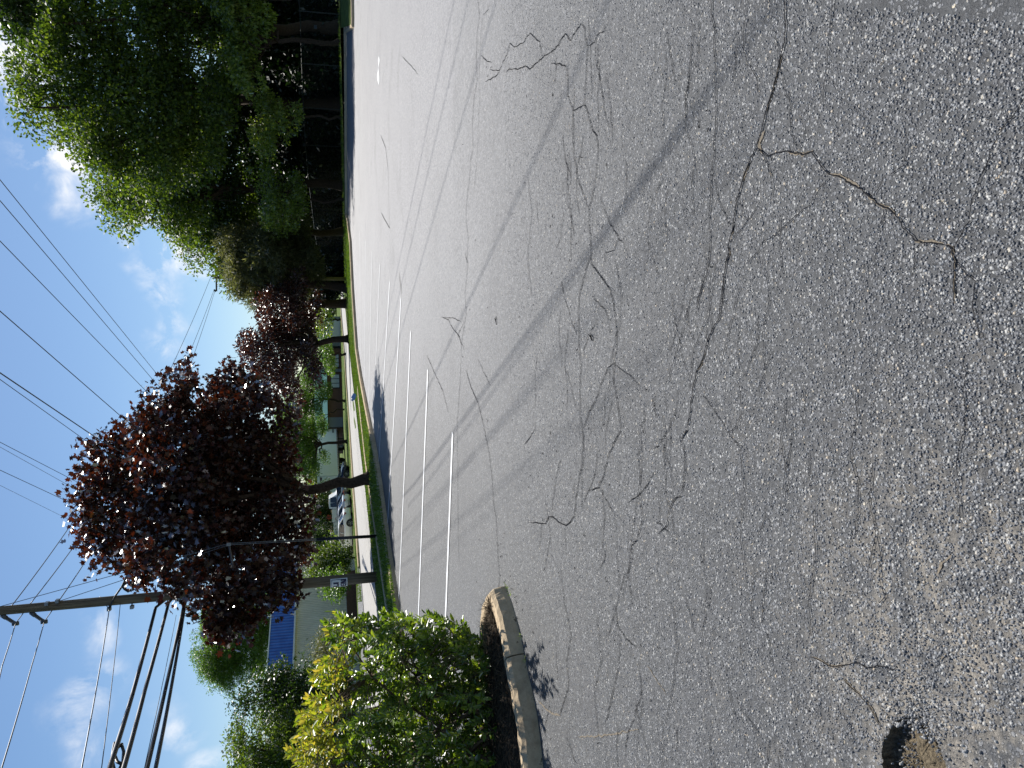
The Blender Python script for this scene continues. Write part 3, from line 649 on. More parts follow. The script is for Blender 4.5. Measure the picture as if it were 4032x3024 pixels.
rp = [gndD(x-.6, y) for x, y in resample([Vector((a, b, 0)) for a, b in [(735.5,600),(738.5,672),(743,723),(765,1029),(778.5,1222)]], 25) for _ in (0,)] if False else []
for v in resample([Vector((a, b, 0)) for a, b in ((736.5,645),(738.5,672),(743,723),(765,1029),(766.5,1054),(780,1222))], 25): rp.append(gndD(v.x-.8, v.y))
kerb_sweep(rp, -1 if rp[-1].x < rp[0].x else 1, every=4, zf=lambda p: zg(p.x, p.y)-.01).obj('road_kerb', M['kerb']); tag(COL.objects['road_kerb'], kind='structure')
gp = [gndD(v.x, v.y) for v in resample([Vector((a, b, 0)) for a, b in ((774,842),(776.5,872),(791,1001),(799,1062),(824,1231),(848,1390))], 20)]
kerb_sweep(gp, 1, prof=[(0,-.03),(.01,.05),(.03,.06),(.2,.06),(.22,.04),(.22,-.03)], every=5, zf=lambda p: zg(p.x, p.y)-.01).obj('verge_edging', M['kerb']); tag(COL.objects['verge_edging'], kind='structure')

# grass blades on the verges
def blades(n, fx, L):
    P = []
    while len(P) < n:
        p = fx()
        if p is not None: P.append(p)
    P = np.array(P); D = unit(n)*.45; D[:, 2] = 1; Nn = unit(n); Nn[:, 2] *= .3
    l = L*(.5+rng.random(n)); return leafset(P, D, Nn, l, np.full(n, .014)*(1+rng.random(n)), 'quad')
rlx = [gndD(*p) for p in RL]
def verge_pt():
    Y = random.uniform(560, 1480)**1.0; t = random.random()**.9
    kb = float(np.interp(Y, [p[1] for p in KD[::-1]]+[1480], [p[0] for p in KD[::-1]]+[893])); lo = kb-8; hi = float(np.interp(Y, [p[1] for p in RL], [p[0] for p in RL]))+.5
    p = gndD(lo+(hi-lo)*t, Y); p.y += .12; p.z = zg(p.x, p.y)-.02; return tuple(p)
def lawn_pt():
    Y = random.uniform(640, 1300); hi = float(np.interp(Y, [p[1] for p in RU], [p[0] for p in RU]))-3
    p = gndD(hi-random.random()*9, Y); p.z = zg(p.x, p.y)-.02; return tuple(p)
def right_pt():
    Y = random.uniform(0, 620); p = gndD(random.uniform(733, 757), Y)
    if p.y < yk(p.x)+.3: return None
    p.z = zg(p.x, p.y)-.02; return tuple(p)
V, Fc = merge([blades(38000, verge_pt, .07), blades(14000, lawn_pt, .09), blades(16000, right_pt, .12)])
tag(obj('grass', fastmesh('grass', V, Fc), M['blade']), kind='stuff')

# ---------------------------------------------------------------- planting island in the near left
ISL = [(1846,3420,.13),(1860,3080,.13),(1870,2893,.13),(1884,2600,.13),(1889,2440,.13),(1897,2385,.13),(1911,2339,.13),(1936,2311,.12),(1972,2309,.05),(1998,2328,0),(2016,2372,0),(2049,2493,0),(2073,2623,0),(2096,2717,0),(2119,2833,0),(2140,3024,0),(2160,3250,0),(2172,3420,0)]
ip = []
for x, y, z in ISL: p = hit(x, y, z); p.z = 0; ip.append(p)
ip = smoothpath(ip, 2); ip = resample(ip, .05)
crk = [min(range(len(ip)), key=lambda i: (ip[i]-hit(x, y)).length) for x, y in ((2062,2597),(1990,2322))]
ik = kerb_sweep(ip, -1, gaps=crk, rough=.009, gap=.007).obj('island_kerb', M['kerb'], smooth=False); tag(ik, kind='structure')
N = normals2(ip); inner = [p-n*.165 for p, n in zip(ip, N)]
tip = max(range(len(inner)), key=lambda i: inner[i].x); far_ = inner[:tip+1][::-1]; near_ = inner[tip:]
nr = 90; fa = [far_[int(i*(len(far_)-1)/nr)] for i in range(nr+1)]; ne = [near_[int(i*(len(near_)-1)/nr)] for i in range(nr+1)]
mb = MB(); c_ = 22; vs = []
for a, b in zip(fa, ne):
    for j in range(c_+1):
        p = a.lerp(b, j/c_); e = min(j, c_-j)/c_*2; p.z = .085+.05*e+.03*mn.noise(p*6)*min(1, e*3)+.018*mn.noise(p*24); vs.append(p)
k = c_+1; mb.add(vs, [(i*k+j, (i+1)*k+j, (i+1)*k+j+1, i*k+j+1) for i in range(nr) for j in range(c_)])
tag(mb.obj('planting_bed', M['soil'], smooth=True), kind='structure')
# dead grass and roots on the bed
P = []
for _ in range(5200):
    i = random.randint(2, nr); p = fa[i].lerp(ne[i], random.uniform(.04, .98)); P.append((p.x, p.y, .10+random.random()*.05))
P = np.array(P); n = len(P); D = unit(n); D[:, 2] = np.abs(D[:, 2])*.35; D += np.array([-.2, -.5, 0])
V, Fc = leafset(P, D, unit(n)+np.array([0,0,1]), .05+.10*rng.random(n), np.full(n, .0028)*(1+rng.random(n)), 'quad')
tag(obj('dead_grass', fastmesh('dead_grass', V, Fc), M['straw']), kind='stuff')
# ---------------------------------------------------------------- shrub on the island
sb = hitD(1085, 1540); sb.z = .09
bush = thing('shrub', sb, 'tall leafy green shrub with new growth coloured sunlit yellow standing on the kerbed island', 'shrub')
bd = sb.y+.15
BB = [(750,1368,34),(790,1362,30),(860,1372,42),(930,1368,42),(990,1382,40),(722,1452,34),(700,1545,42),(690,1625,48),(702,1710,60),(830,1455,50),(900,1455,58),(960,1475,58),(800,1545,52),(880,1550,66),(960,1565,62),(790,1650,62),(880,1655,72),(970,1655,66),(1035,1625,40),(1010,1400,24),(1035,1450,26),(1045,1510,30),(1052,1570,32),(1055,1655,38),(1000,1500,42),(850,1760,90),(950,1760,80),(760,1740,70),(700,1820,70),(860,1880,90)]
mb = MB(); shoots = []
for X, Y, r in BB:
    for _ in range(max(12, int(r/1.25))):
        th = random.random()*6.28; rr = r*math.sqrt(random.random())*1.08
        d = bd+random.gauss(0, .30)
        c = atD(X+math.cos(th)*rr, Y+math.sin(th)*rr, d); shoots.append((c, X))
stems = []
for i in range(17):
    a = sb+Vector((random.uniform(-.5, .35), random.uniform(-.12, .18), 0)); X, Y, r = BB[random.randrange(len(BB))]
    e = atD(X, Y, bd+random.gauss(0, .2)); pts = []
    for t in (0, .15, .35, .55, .75, 1): p = a.lerp(e, t); p.z += .18*math.sin(math.pi*t); p += Vector((random.gauss(0,.035), random.gauss(0,.035), 0))*(t > 0); pts.append(p)
    r0 = random.uniform(.011, .021); mb.tube(pts, [r0*(1-.7*t) for t in (0, .15, .35, .55, .75, 1)], n=7); stems += pts[2:]
lp, ld_, ln = [], [], []; yp = []
for c, X in shoots:
    s = min(stems, key=lambda q: (q-c).length+random.random()*.15); L = random.uniform(.12, .24)
    dirv = ((c-s).normalized()*.7+Vector((random.gauss(0,.25), random.gauss(0,.25), .85))).normalized()
    a = c-dirv*L*.5; m_ = s.lerp(a, .5)+Vector((random.gauss(0,.02), random.gauss(0,.02), .03))
    if (s-a).length < .7: mb.tube([s, m_, a], [.0042, .0034, .0026], n=4)
    tip_ = a+dirv*L; mb.tube([a, a.lerp(tip_, .5), tip_], [.0026, .002, .001], n=4)
    k = random.randint(12, 18); ax = Vector((random.gauss(0,1), random.gauss(0,1), random.gauss(0,1))).cross(dirv).normalized(); bx = dirv.cross(ax)
    for j in range(k):
        t = (j//2+.5)/(k/2); p = a.lerp(tip_, t); ang = (j//2)*1.57+(j%2)*math.pi+random.gauss(0,.35); o = ax*math.cos(ang)+bx*math.sin(ang)
        dv = o*(1-.45*t)+dirv*(.45+.6*t)+Vector((0,0,-.12)); nv = dirv*1.0-o*.5+Vector((random.gauss(0,.35), random.gauss(0,.35), random.gauss(0,.35)))
        lp.append(tuple(p)); ld_.append(tuple(dv)); ln.append(tuple(nv)); yp.append(X+random.gauss(0, 28) < 735 and c.x < -2.2+random.gauss(0,.15))
mb.obj('branches', M['twig'], bush, smooth=True)
lp, ld_, ln, yp = map(np.array, (lp, ld_, ln, yp)); n = len(lp); L = .066*(.6+.75*rng.random(n))
for nm, mk, mat in (('leaves', ~yp, M['bush']), ('sunlit_new_growth', yp, M['bushy'])):
    if mk.sum(): V, Fc = leafset(lp[mk], ld_[mk], ln[mk], L[mk], L[mk]*.5, 'oval'); obj(nm, fastmesh(nm, V, Fc), mat, bush)
COL.objects['sunlit_new_growth']['label'] = 'new leaves coloured sunlit yellow green at the top of the shrub'

# ---------------------------------------------------------------- trees by the verge
R = random.Random
MAPB = [(260,1000,75),(240,1100,70),(290,1170,80),(350,900,62),(378,832,36),(395,803,22),(400,1000,100),(400,1120,100),(480,880,66),(510,832,42),(500,960,86),(500,1080,92),(480,1190,80),(590,920,50),(590,1010,55),(600,1100,55),(600,1190,55),(330,1225,45.8,-4.4),(400,1255,37.0,-4.4),(560,1250,40.5,-4.4),(465,1330,40.5,-4.4),(500,1365,21.1,-4.4),(450,1290,37.0,-4.4),(200,1075,28),(204,1150,28),(232,1195,28),(640,1130,26),(545,862,38),(620,1230,28.2,-4.4),(640,1190,26),(480,1285,45.8,-4.4),(560,1300,37.0,-4.4),(615,1270,28.2,-4.4),(505,1338,40.5,-4.4),(645,1185,30),(652,1085,28),(530,1260,40.5,-4.4)]
t = gndD(799, 1033); dM = t.y
fork = atD(662, 1060, dM)
tree('maple_tree', 'broad dark red maple on the verge, its crown over the stall lines', 'tree', t, fork, dblobs(MAPB, dM, jit=1.9), M['bark'], M['maple'], .2, dens=17, crad=.30, per=27, L=.16, shape='lobed', droop=.35, shell=.35, wr=.9, nmax=10, wig=.25)
t = gndD(753, 732); dC = t.y
tree('copper_tree', 'smaller purple brown tree right of the red maple, crown over the white road', 'tree', t, atD(688, 742, dC), dblobs([(592,668,24),(625,632,30),(640,700,46),(612,745,52),(565,755,32),(550,745,16),(650,790,40),(602,812,40),(580,705,30),(642,655,36),(640,832,30),(662,700,28),(562,800,20),(528,742,11)], dC, jit=2.2), M['bark'], M['copper'], .27, sub=.95, leaves=190, L=.23, shape='oval', droop=.4, wr=.5, nmax=14, wig=.6)
t = gndD(749, 655)
tree('verge_tree', 'thick dark trunked tree on the lawn left of the pine, low brown foliage', 'tree', t, atD(690, 657, t.y), dblobs([(672,668,26),(660,640,30),(640,655,30),(680,690,16)], t.y, jit=1.5), M['bark'], M['copper'], .42, dens=6, crad=.45, per=26, L=.2, shape='oval', shell=.3, wr=.5, nmax=5)
t = atD(743, 622, 62); t.z = zg(t.x, t.y)-.05
tree('pine_tree', 'shaggy olive pine between the copper tree and the tall green trees', 'tree', t, atD(660, 615, t.y), dblobs([(540,560,38),(565,590,45),(600,600,40),(620,545,45),(585,540,50),(560,622,26),(660,560,38),(640,512,38),(530,585,24),(650,605,28),(545,525,30),(520,612,14),(505,560,18),(500,530,22)], t.y, jit=2.5), M['bark'], M['needle'], .35, sub=.8, leaves=300, fill=.8, L=.42, shape='quad', droop=.1, wr=.17, nmax=12, wig=.5)
t = gndD(744, 606)
tree('lawn_tree', 'dark bare trunk on the lawn at the left end of the chain link fence', 'tree', t, atD(672, 604, t.y), dblobs([(650,598,28),(668,585,18),(660,620,20)], t.y, jit=1.5), M['bark'], M['dark'], .3, dens=5, crad=.5, per=26, L=.24, shell=.3, nmax=4)

# ---------------------------------------------------------------- tall trees and undergrowth behind the fence on the right
def rt_tree(label, trunkD, top, blobs, mat, d, **kw):
    b = atD(trunkD[0], trunkD[1], d); b.z = zg(b.x, b.y)-.05; fk = atD(top[0], top[1], d)
    a = dict(sub=1.15, leaves=190, L=.24, droop=.35, shell=.5, wr=.62, nmax=16, wig=1.0, rend=.05); a.update(kw); r0 = a.pop('r0', .34)
    off = a.pop('off', None); blobs = [q+(off+random.uniform(-2, 2),) for q in blobs] if off else blobs
    return tree(a.pop('name', 'broadleaf_tree'), label, 'tree', b, fk, dblobs(blobs, d, jit=a.pop('jit', 3.0)), M['bark'], mat, r0, group='tall trees behind the fence', **a)
rt_tree('tallest green tree, its ragged top against the cloud', (738,225), (520,215), [(62,142,38),(72,222,32),(70,180,40),(150,175,70),(150,105,70),(152,262,44),(228,300,72),(225,200,90),(320,375,76),(320,250,100),(240,395,36),(420,280,100),(430,180,95),(215,330,50),(118,75,30)], M['green'], 56, r0=.42, off=-4)
rt_tree('loose pale green tree in front of the tallest crown, reaching the frame edge', (736,60), (500,60), [(112,55,38),(60,50,16),(75,75,18),(150,30,60),(230,60,95),(330,110,95),(330,0,90),(430,60,95),(160,-40,70),(430,-40,95)], M['green'], 51, r0=.38, off=-1.5)
rt_tree('rounded green tree with bright edge, left of the tallest tree', (740,400), (540,410), [(232,412,38),(262,440,34),(300,445,36),(330,400,60),(360,440,42),(420,400,80),(400,440,60),(480,420,70),(285,405,40)], M['green'], 61, r0=.34)
rt_tree('green tree stepping down towards the pine', (741,500), (560,500), [(395,488,34),(440,520,42),(420,540,30),(500,500,55),(520,545,36),(560,480,60),(480,455,50),(450,480,40),(478,562,22),(500,590,18)], M['green'], 67, r0=.3)
rt_tree('low branching tree with big bright drooping leaves by the fence, far right', (733,90), (600,90), [(505,30,40),(520,100,42),(540,160,30),(490,0,34),(560,60,40),(545,120,30),(530,-50,60)], M['bright'], 48.5, r0=.16, L=.24, per=26, droop=.8, sub=.7, leaves=120, jit=1.2, shape='oval', wr=.55)
rt_tree('slender sapling with pale tips hanging over the fence rail, middle of the hedge', (737,255), (640,255), [(585,240,30),(605,275,26),(570,215,24),(625,250,26),(560,290,26),(590,310,22)], M['bright'], 52, r0=.09, L=.2, per=22, droop=.7, sub=.7, leaves=120, jit=1.0, shape='oval', wr=.5)
rt_tree('bushy light green sapling behind the fence, beside the pine', (739,430), (650,430), [(580,400,34),(600,440,36),(625,410,30),(620,470,28),(590,470,26),(640,440,26)], M['bright'], 57, r0=.1, L=.17, per=30, droop=.5, sub=.7, leaves=120, jit=1.2)
rt_tree('deep green tree filling the gap behind the drooping bright leaves', (736,160), (520,160), [(480,140,60),(470,40,60),(500,230,55),(520,320,50),(460,330,60),(560,180,50),(540,60,50),(560,380,46),(590,100,44),(500,420,46),(430,290,60),(400,340,55),(340,300,60),(400,220,55),(330,180,55),(460,240,50)], M['dark'], 64, r0=.3)
rt_tree('dark leafed tree overhanging from beyond the right edge, only twigs in view', (735,-160), (330,-160), [(15,8,26),(38,22,16),(10,-30,50),(60,-60,70),(150,-120,90),(300,-130,100),(430,-140,100)], M['dark'], 44, r0=.35, jit=1.0)
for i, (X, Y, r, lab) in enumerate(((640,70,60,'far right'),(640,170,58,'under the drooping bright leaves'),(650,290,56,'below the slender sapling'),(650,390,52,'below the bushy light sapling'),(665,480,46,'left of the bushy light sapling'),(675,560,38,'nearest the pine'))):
    d = 49.5+37*Y/592; b = gndD(742, Y); b = atD(735, Y, d); b.z = zg(b.x, b.y)-.05
    bl = dblobs([(X,Y-30,r),(X+45,Y+20,r*.9),(X+20,Y+55,r*.85),(X+75,Y-25,r*.6),(X-40,Y+5,r*.9),(X-90,Y+10,r*.95),(X-75,Y-55,r*.8),(X+70,Y+45,r*.55),(X+62,Y,r*.6),(X+30,Y-55,r*.7)], d, jit=1.6)
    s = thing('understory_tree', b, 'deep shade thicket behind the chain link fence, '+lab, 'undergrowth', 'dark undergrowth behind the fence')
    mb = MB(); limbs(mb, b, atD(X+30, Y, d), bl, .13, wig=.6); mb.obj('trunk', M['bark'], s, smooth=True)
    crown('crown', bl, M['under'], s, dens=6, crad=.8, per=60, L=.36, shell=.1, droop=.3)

# ---------------------------------------------------------------- chain link fence
FP = [(645,731,0,46),(648,731.5,31,46.9),(652,733,143,50.5),(655.5,734.5,237,54.2),(659.5,736,317,58.2),(667,738,395,63),(674,739.5,452,67),(681,741,510,72),(689,742,560,78),(694,742.5,592,83)]
fp0 = at(0,0,1)
fpt = [(atD(X0, Y, d), atD(X1, Y, d)) for X0, X1, Y, d in [(640,729,-120,42.5)]+FP]
fen = thing('chain_link_fence', fpt[4][1], 'tall chain link fence with thin rail along the dark undergrowth', 'fence')
tops = []
for i, (a, b) in enumerate(fpt):
    b = b.copy(); b.z = zg(b.x, b.y)-.1; tp = Vector((b.x, b.y, a.z)); tops.append((tp, b))
    m_ = MB(); m_.tube([b, tp+Vector((0,0,.05))], .03, 8); m_.box(tp+Vector((0,0,.06)), (.08,.08,.04), taper=.5); m_.obj('post', M['fence'], fen)
m_ = MB(); m_.tube([p[0] for p in tops], .024, 8); m_.obj('top_rail', M['fence'], fen)
m_ = MB()
for (a0, b0), (a1, b1) in zip(tops, tops[1:]):
    L = (a1-a0).length; hgt = a0.z-b0.z; ns = int(L/.14)
    for s in range(-int(hgt/.14), ns):
        for sg in (0, 1):
            t0, t1 = s*.14/L, (s*.14+hgt)/L; u0, u1 = 0, 1
            if t0 < 0: u0 = -t0/(t1-t0); t0 = 0
            if t1 > 1: u1 = u0+(1-u0)*(1-t0)/(t1-t0); t1 = 1
            if t1 <= t0: continue
            if sg: u0, u1 = 1-u0, 1-u1
            p = b0.lerp(b1, t0).lerp(a0.lerp(a1, t0), u0); q = b0.lerp(b1, t1).lerp(a0.lerp(a1, t1), u1)
            m_.tube([p, q], .0022, 3, cap=False)
m_.obj('wire_mesh', M['fence'], fen)

# ---------------------------------------------------------------- trees across the road
def small_tree(label, trunkD, top, blobs, mat, d=None, **kw):
    b = gndD(*trunkD) if d is None else atD(trunkD[0], trunkD[1], d)
    if d: b.z = zg(b.x, b.y)-.05
    fk = atD(top[0], top[1], b.y)
    a = dict(sub=.8, leaves=200, fill=.75, L=.17, droop=.35, shell=.3, wr=.5, nmax=9, wig=.8, rend=.03, r0=.16); a.update(kw); r0 = a.pop('r0'); nm = a.pop('name', 'honey_locust'); bk = a.pop('bark', M['bark']); g = a.pop('group', 'trees across the road')
    return tree(nm, label, 'tree', b, fk, dblobs(blobs, b.y, jit=a.pop('jit', 1.5)), bk, mat, r0, group=g, **a)
small_tree('airy honey locust on the grass in front of the trailer', (749,954), (695,960), [(620,940,36),(655,985,32),(640,1010,26),(605,970,34),(680,925,20),(672,1010,18),(630,905,30),(700,985,9),(650,950,30)], M['locust'], r0=.2)
small_tree('airy honey locust in front of the brick office, left of the copper tree', (745,866), (700,862), [(640,870,32),(665,830,30),(690,800,22),(700,845,20),(625,890,26),(690,890,16),(655,905,22),(670,775,16)], M['locust'], r0=.16)
small_tree('small leaning tree by the office wall behind the locust', (744,884), (712,890), [(690,905,16),(700,925,12)], M['locust'], r0=.1, dens=4)
small_tree('forked honey locust at the left, its bright crown above the blue roof band', (764,1284), (712,1287), [(470,1335,40),(455,1400,44),(490,1370,48),(530,1420,46),(500,1450,34),(560,1380,40),(545,1330,34),(575,1440,22),(600,1400,16),(470,1440,26),(520,1310,40),(590,1330,30),(600,1300,32),(625,1345,22),(575,1290,34),(640,1310,18),(610,1260,26),(545,1385,44),(480,1430,40)], M['locust'], bark=M['bark_pale'], r0=.27, nmax=12, L=.16, leaves=230)
for lab, tr, top, bl, m, d, kw in (
 ('rounded dark green tree behind the parked cars', (752,1100), (700,1100), [(690,1085,24),(680,1110,26),(695,1130,24),(712,1100,20),(710,1125,20),(672,1140,16),(700,1060,18)], 'dark', 96, {}),
 ('dark tree behind the parked cars, next to the grey post', (752,1165), (705,1165), [(690,1160,24),(705,1180,22),(680,1190,20),(712,1150,18),(700,1205,20)], 'dark', 92, {}),
 ('leafy green bush on the grass right of the utility pole', (762,1205), (735,1205), [(700,1205,24),(690,1225,22),(720,1195,20),(725,1225,22),(745,1200,14),(745,1225,16),(680,1245,18),(710,1250,20)], 'green', 64, dict(name='shrub', r0=.07)),
 ('pale green bush half behind the utility pole', (762,1262), (735,1262), [(728,1262,16),(742,1262,14),(712,1262,14)], 'locust', 60, dict(name='shrub', r0=.05)),
 ('grey green feathery bush against the beige wall', (770,1385), (735,1385), [(715,1375,18),(735,1365,16),(705,1400,18),(730,1405,20),(750,1385,16),(690,1420,14)], 'needle', 52, dict(name='shrub', r0=.06, wr=.25, per=40)),
 ('deep green tree at the left edge above the shrub, nearer the blue roof band', (785,1500), (690,1500), [(590,1470,34),(620,1500,44),(660,1480,44),(650,1530,46),(700,1500,44),(735,1480,36),(560,1500,26),(600,1540,36),(720,1540,46),(530,1520,16)], 'dark', 44, dict(L=.17, leaves=230)),
 ('large green tree at the far left edge of the view', (790,1625), (680,1625), [(560,1620,44),(600,1590,46),(530,1650,36),(640,1620,56),(590,1680,60),(690,1590,52),(700,1650,56),(515,1600,14),(660,1720,70)], 'green', 42, dict(L=.16, leaves=230)),
 ('distant tree far down the road, beyond the pine trunk', (738,600), (715,600), [(700,600,20),(712,620,16),(705,580,16),(690,615,16)], 'green', 150, dict(sub=1.6, leaves=120, L=.45)),
 ('distant tree behind the grey garage, left of the thick trunk', (738,690), (712,690), [(708,690,14),(700,705,14),(712,672,12),(695,680,14)], 'bright', 120, dict(sub=1.3, leaves=120, L=.35)),
 ('round green tree beside the brick office, seen past the copper trunk', (739,765), (715,765), [(712,765,13),(705,780,14),(700,750,12),(718,785,9)], 'locust', 92, dict(dens=4, L=.2)),
 ('distant dark tree behind the office roof', (738,830), (690,830), [(690,830,26),(670,800,24),(675,860,26),(700,870,20),(695,790,16)], 'dark', 150, dict(sub=1.6, leaves=120, L=.5)),
 ('distant dark tree behind the white trailer', (738,960), (690,960), [(690,950,24),(672,985,26),(680,1020,24),(695,1000,20),(665,930,20)], 'dark', 165, dict(sub=1.6, leaves=120, L=.5)),
 ('distant green tree showing above the trailer front', (738,1040), (690,1040), [(685,1040,20),(690,1065,18),(675,1055,14)], 'green', 160, dict(sub=1.6, leaves=120, L=.45)),
 ('distant tree at the end of the road', (736,640), (715,640), [(712,640,14),(705,652,12),(718,660,10)], 'dark', 170, dict(sub=1.6, leaves=120, L=.45))):
    small_tree(lab, tr, top, bl, M[m], d, **kw)

# the far wood closing the view across the road, too distant to tell its trees apart
fbl = []
for Y in range(540, 1330, 17):
    d_ = 175+random.uniform(-12, 12); fbl += dblobs([(684+random.uniform(-9, 9), Y, random.uniform(15, 24)), (703, Y+8, 14)], d_, jit=2)
P, O = clump_points(fbl, 1.7, 110, .6); n = len(P); V, Fc = leafset(P, unit(n)+.5*O, unit(n)+np.array([0,0,.8]), .5*(.65+.7*rng.random(n)), np.full(n, .33), 'quad')
tag(obj('treeline', fastmesh('treeline', V, Fc), M['dark']), kind='stuff')
# ---------------------------------------------------------------- near utility pole, its wires and its sign
pb = gndD(814.8, 1246); dP = pb.y; pb.z -= .05
ptop = at(0, 2405, dP); ax = (ptop-pb); 
def pole_at(x):                                                     # point of the pole axis seen at image column x
    p = min((pb+ax*(i/400*1.15) for i in range(401)), key=lambda q: abs(px(q)[0]-x)); return p
def px(p):
    c = W.transposed() @ (p-CAM); return (2016+c.y/c.z*F, 1512-c.x/c.z*F)
up_ = thing('utility_pole', pb, 'tall weathered wooden utility pole left of the red maple trunk', 'utility pole')
mb = MB(); ext = [0, .1, .3, .5, .7, .9, 1, 1.15]; mb.tube([pb+ax*t for t in ext], [.165-.042*t for t in ext], 14); mb.obj('pole', M['wood'], up_, smooth=True)
def ins(src_pole, src_tip):
    a = at(src_pole[0], src_pole[1], dP-.02); b = at(src_tip[0], src_tip[1], dP-.25); m_ = MB()
    m_.tube([a, a.lerp(b, .3)], .06, 10); m_.tube([a.lerp(b, .3), a.lerp(b, .8)], .028, 8)
    for k in range(5): q = a.lerp(b, .32+.1*k); m_.tube([q, q.lerp(b, .06)], .05, 10)
    m_.tube([a.lerp(b, .8), b], .05, 8); m_.box(b, (.1,.08,.16)); m_.obj('insulator', M['porcelain'], up_, smooth=True); return b
i1 = ins((8, 2423), (61, 2455)); i2 = ins((122, 2412), (174, 2448))
for q in ((185,2376),(227,2366),(430,2398),(520,2390),(700,2338),(745,2330)):
    p = at(q[0], q[1], dP-.15); m_ = MB(); m_.box(p, (.09,.16,.09)); m_.tube([p, pole_at(q[0])], .02, 6); m_.obj('bracket', M['galv'], up_)
WN = [0]
def wire(name, label, P, r, mat='wire', sag=0.0, cat='wire', group=None, n=24, parent=None):
    P = [Vector(p) for p in P]; pts = []
    for a, b in zip(P, P[1:]):
        for i in range(n+(b is P[-1])): t = i/n; q = a.lerp(b, t); q.z -= sag*4*t*(1-t)*(b-a).length/30; pts.append(q)
    m_ = MB(); m_.tube(pts, r, 6); o = m_.obj(name, M[mat], parent, smooth=True)
    if not parent: tag(o, label, cat, group)
    return o
GL = 'wires on the near utility pole'
# far pole
fb = at(1390, 1094, 70); fb.z = zg(fb.x, fb.y)-.05
fpo = thing('utility_pole', fb, 'distant utility pole with crossarm showing above the pine', 'utility pole')
ft = at(843, 1092, 70); m_ = MB(); m_.tube([Vector((ft.x, ft.y, fb.z)), ft], [.16, .125], 10); m_.obj('pole', M['wood'], fpo, smooth=True)
ca, cb = at(850, 1046, 69.8), at(853, 1147, 69.8); m_ = MB(); mid = (ca+cb)/2; m_.box(mid, ((cb-ca).length, .1, .12), M=Matrix.Rotation(math.atan2((cb-ca).y, (cb-ca).x), 3, 'Z')); m_.obj('crossarm', M['wood'], fpo)
for s in (1106, 1072):
    m_ = MB(); m_.tube([at(855, 1110 if s > 1094 else 1071, 69.8), at(868, s-(11 if s > 1094 else -13), 69.8)], .02, 6); m_.obj('brace', M['galv'], fpo)
m_ = MB(); m_.tube([at(855, 1130, 69.8), at(896, 1100, 69.8)], .012, 5); m_.obj('guy', M['steelwire'], fpo)
fins = []
for q in ((831,1088),(842,1143),(846,1146),(838,1048)):
    p = at(q[0], q[1], 69.8); m_ = MB(); base = at(853 if q[0] > 835 else 843, q[1], 69.8); m_.tube([base, base.lerp(p, .5)], .03, 6); m_.tube([base.lerp(p, .5), p], .09, 8); m_.obj('insulator', M['porcelain'], fpo, smooth=True); fins.append(p)
m_ = MB(); m_.tube([at(845,1046,69.8), at(826,1040,69.8), at(822,1044,69.8), at(830,1050,69.8)], .012, 5); m_.tube([at(856,1048,69.8), at(868,1062,69.8), at(880,1080,69.8)], .012, 5); m_.obj('jumper', M['wire'], fpo)
# the three line wires from pole to pole
nA = at(22, 2388, dP); nB = at(118, 2379, dP); nC = at(230, 2368, dP)
wire('power_wire', 'upper line wire running from the wooden pole behind the maple to the distant pole', [i1+Vector((.35,.3,.25)), at(300,2035,34), at(640,1520,52), fins[0]], .014, sag=.12, group=GL)
wire('power_wire', 'middle line wire from the wooden pole towards the distant crossarm', [nB, at(339,2083,34), at(700,1500,54), fins[1]], .014, sag=.1, group=GL)
wire('power_wire', 'lower line wire from the wooden pole towards the distant crossarm tip', [nC, at(390,2124,33), at(715,1530,54), fins[2]], .014, sag=.1, group=GL)
wire('power_wire', 'line wire leaving the upper insulator to the left', [at(117,2380,dP+.1), i1, at(9,2620,19), at(-60,2900,14)], .012, sag=.05, group=GL)
wire('power_wire', 'line wire leaving the lower insulator to the left', [at(230,2368,dP+.1), i2, at(124,2624,19.5), at(7,3024,13.5), at(-60,3290,11)], .012, sag=.04, group=GL)
# thick telephone cables and thin service wires running left from the pole
wire('telephone_cable', 'thick black cable with a splice loop, uppermost of the heavy bundle left of the pole', [at(760,2080,40), at(690,2330,dP+.3), at(613,2392,dP-.3), at(520,2740,17.5), at(440,2998,14), at(350,3290,11.5)], .042, sag=.04, group=GL)
wire('telephone_cable', 'thick black cable beside the looped one, second of the heavy bundle', [at(840,2080,40), at(735,2290,dP+.3), at(664,2374,dP-.3), at(570,2720,17.5), at(488,3024,13.5), at(410,3290,11.5)], .040, sag=.04, group=GL)
wire('telephone_cable', 'thick black cable, third of the heavy bundle', [at(860,2100,40), at(800,2250,dP+.3), at(728,2361,dP-.3), at(650,2720,17.5), at(579,3024,13.5), at(510,3290,11.5)], .038, sag=.03, group=GL)
wire('telephone_cable', 'thick black cable, lowest of the heavy bundle left of the pole', [at(870,2110,40), at(810,2255,dP+.3), at(732,2364,dP-.3), at(672,2720,17.5), at(613,3024,13.5), at(560,3290,11.5)], .034, sag=.03, group=GL)
wire('service_wire', 'thin grey wire just above the lowest heavy cables', [at(694,2422,dP), at(569,3024,13.5), at(505,3290,11.5)], .007, 'steelwire', sag=.03, group=GL)
wire('service_wire', 'pale service wire dropping left across the small cloud', [at(395,2350,dP+.2), at(430,2400,dP-.2), at(322,3024,14), at(270,3290,12)], .013, 'steelwire', sag=.05, group=GL)
wire('service_wire', 'twisted dark service wire left of the pole, below the pale one', [at(474,2374,dP), at(400,3024,14), at(365,3290,12)], .009, sag=.04, group=GL)
lp_ = MB()
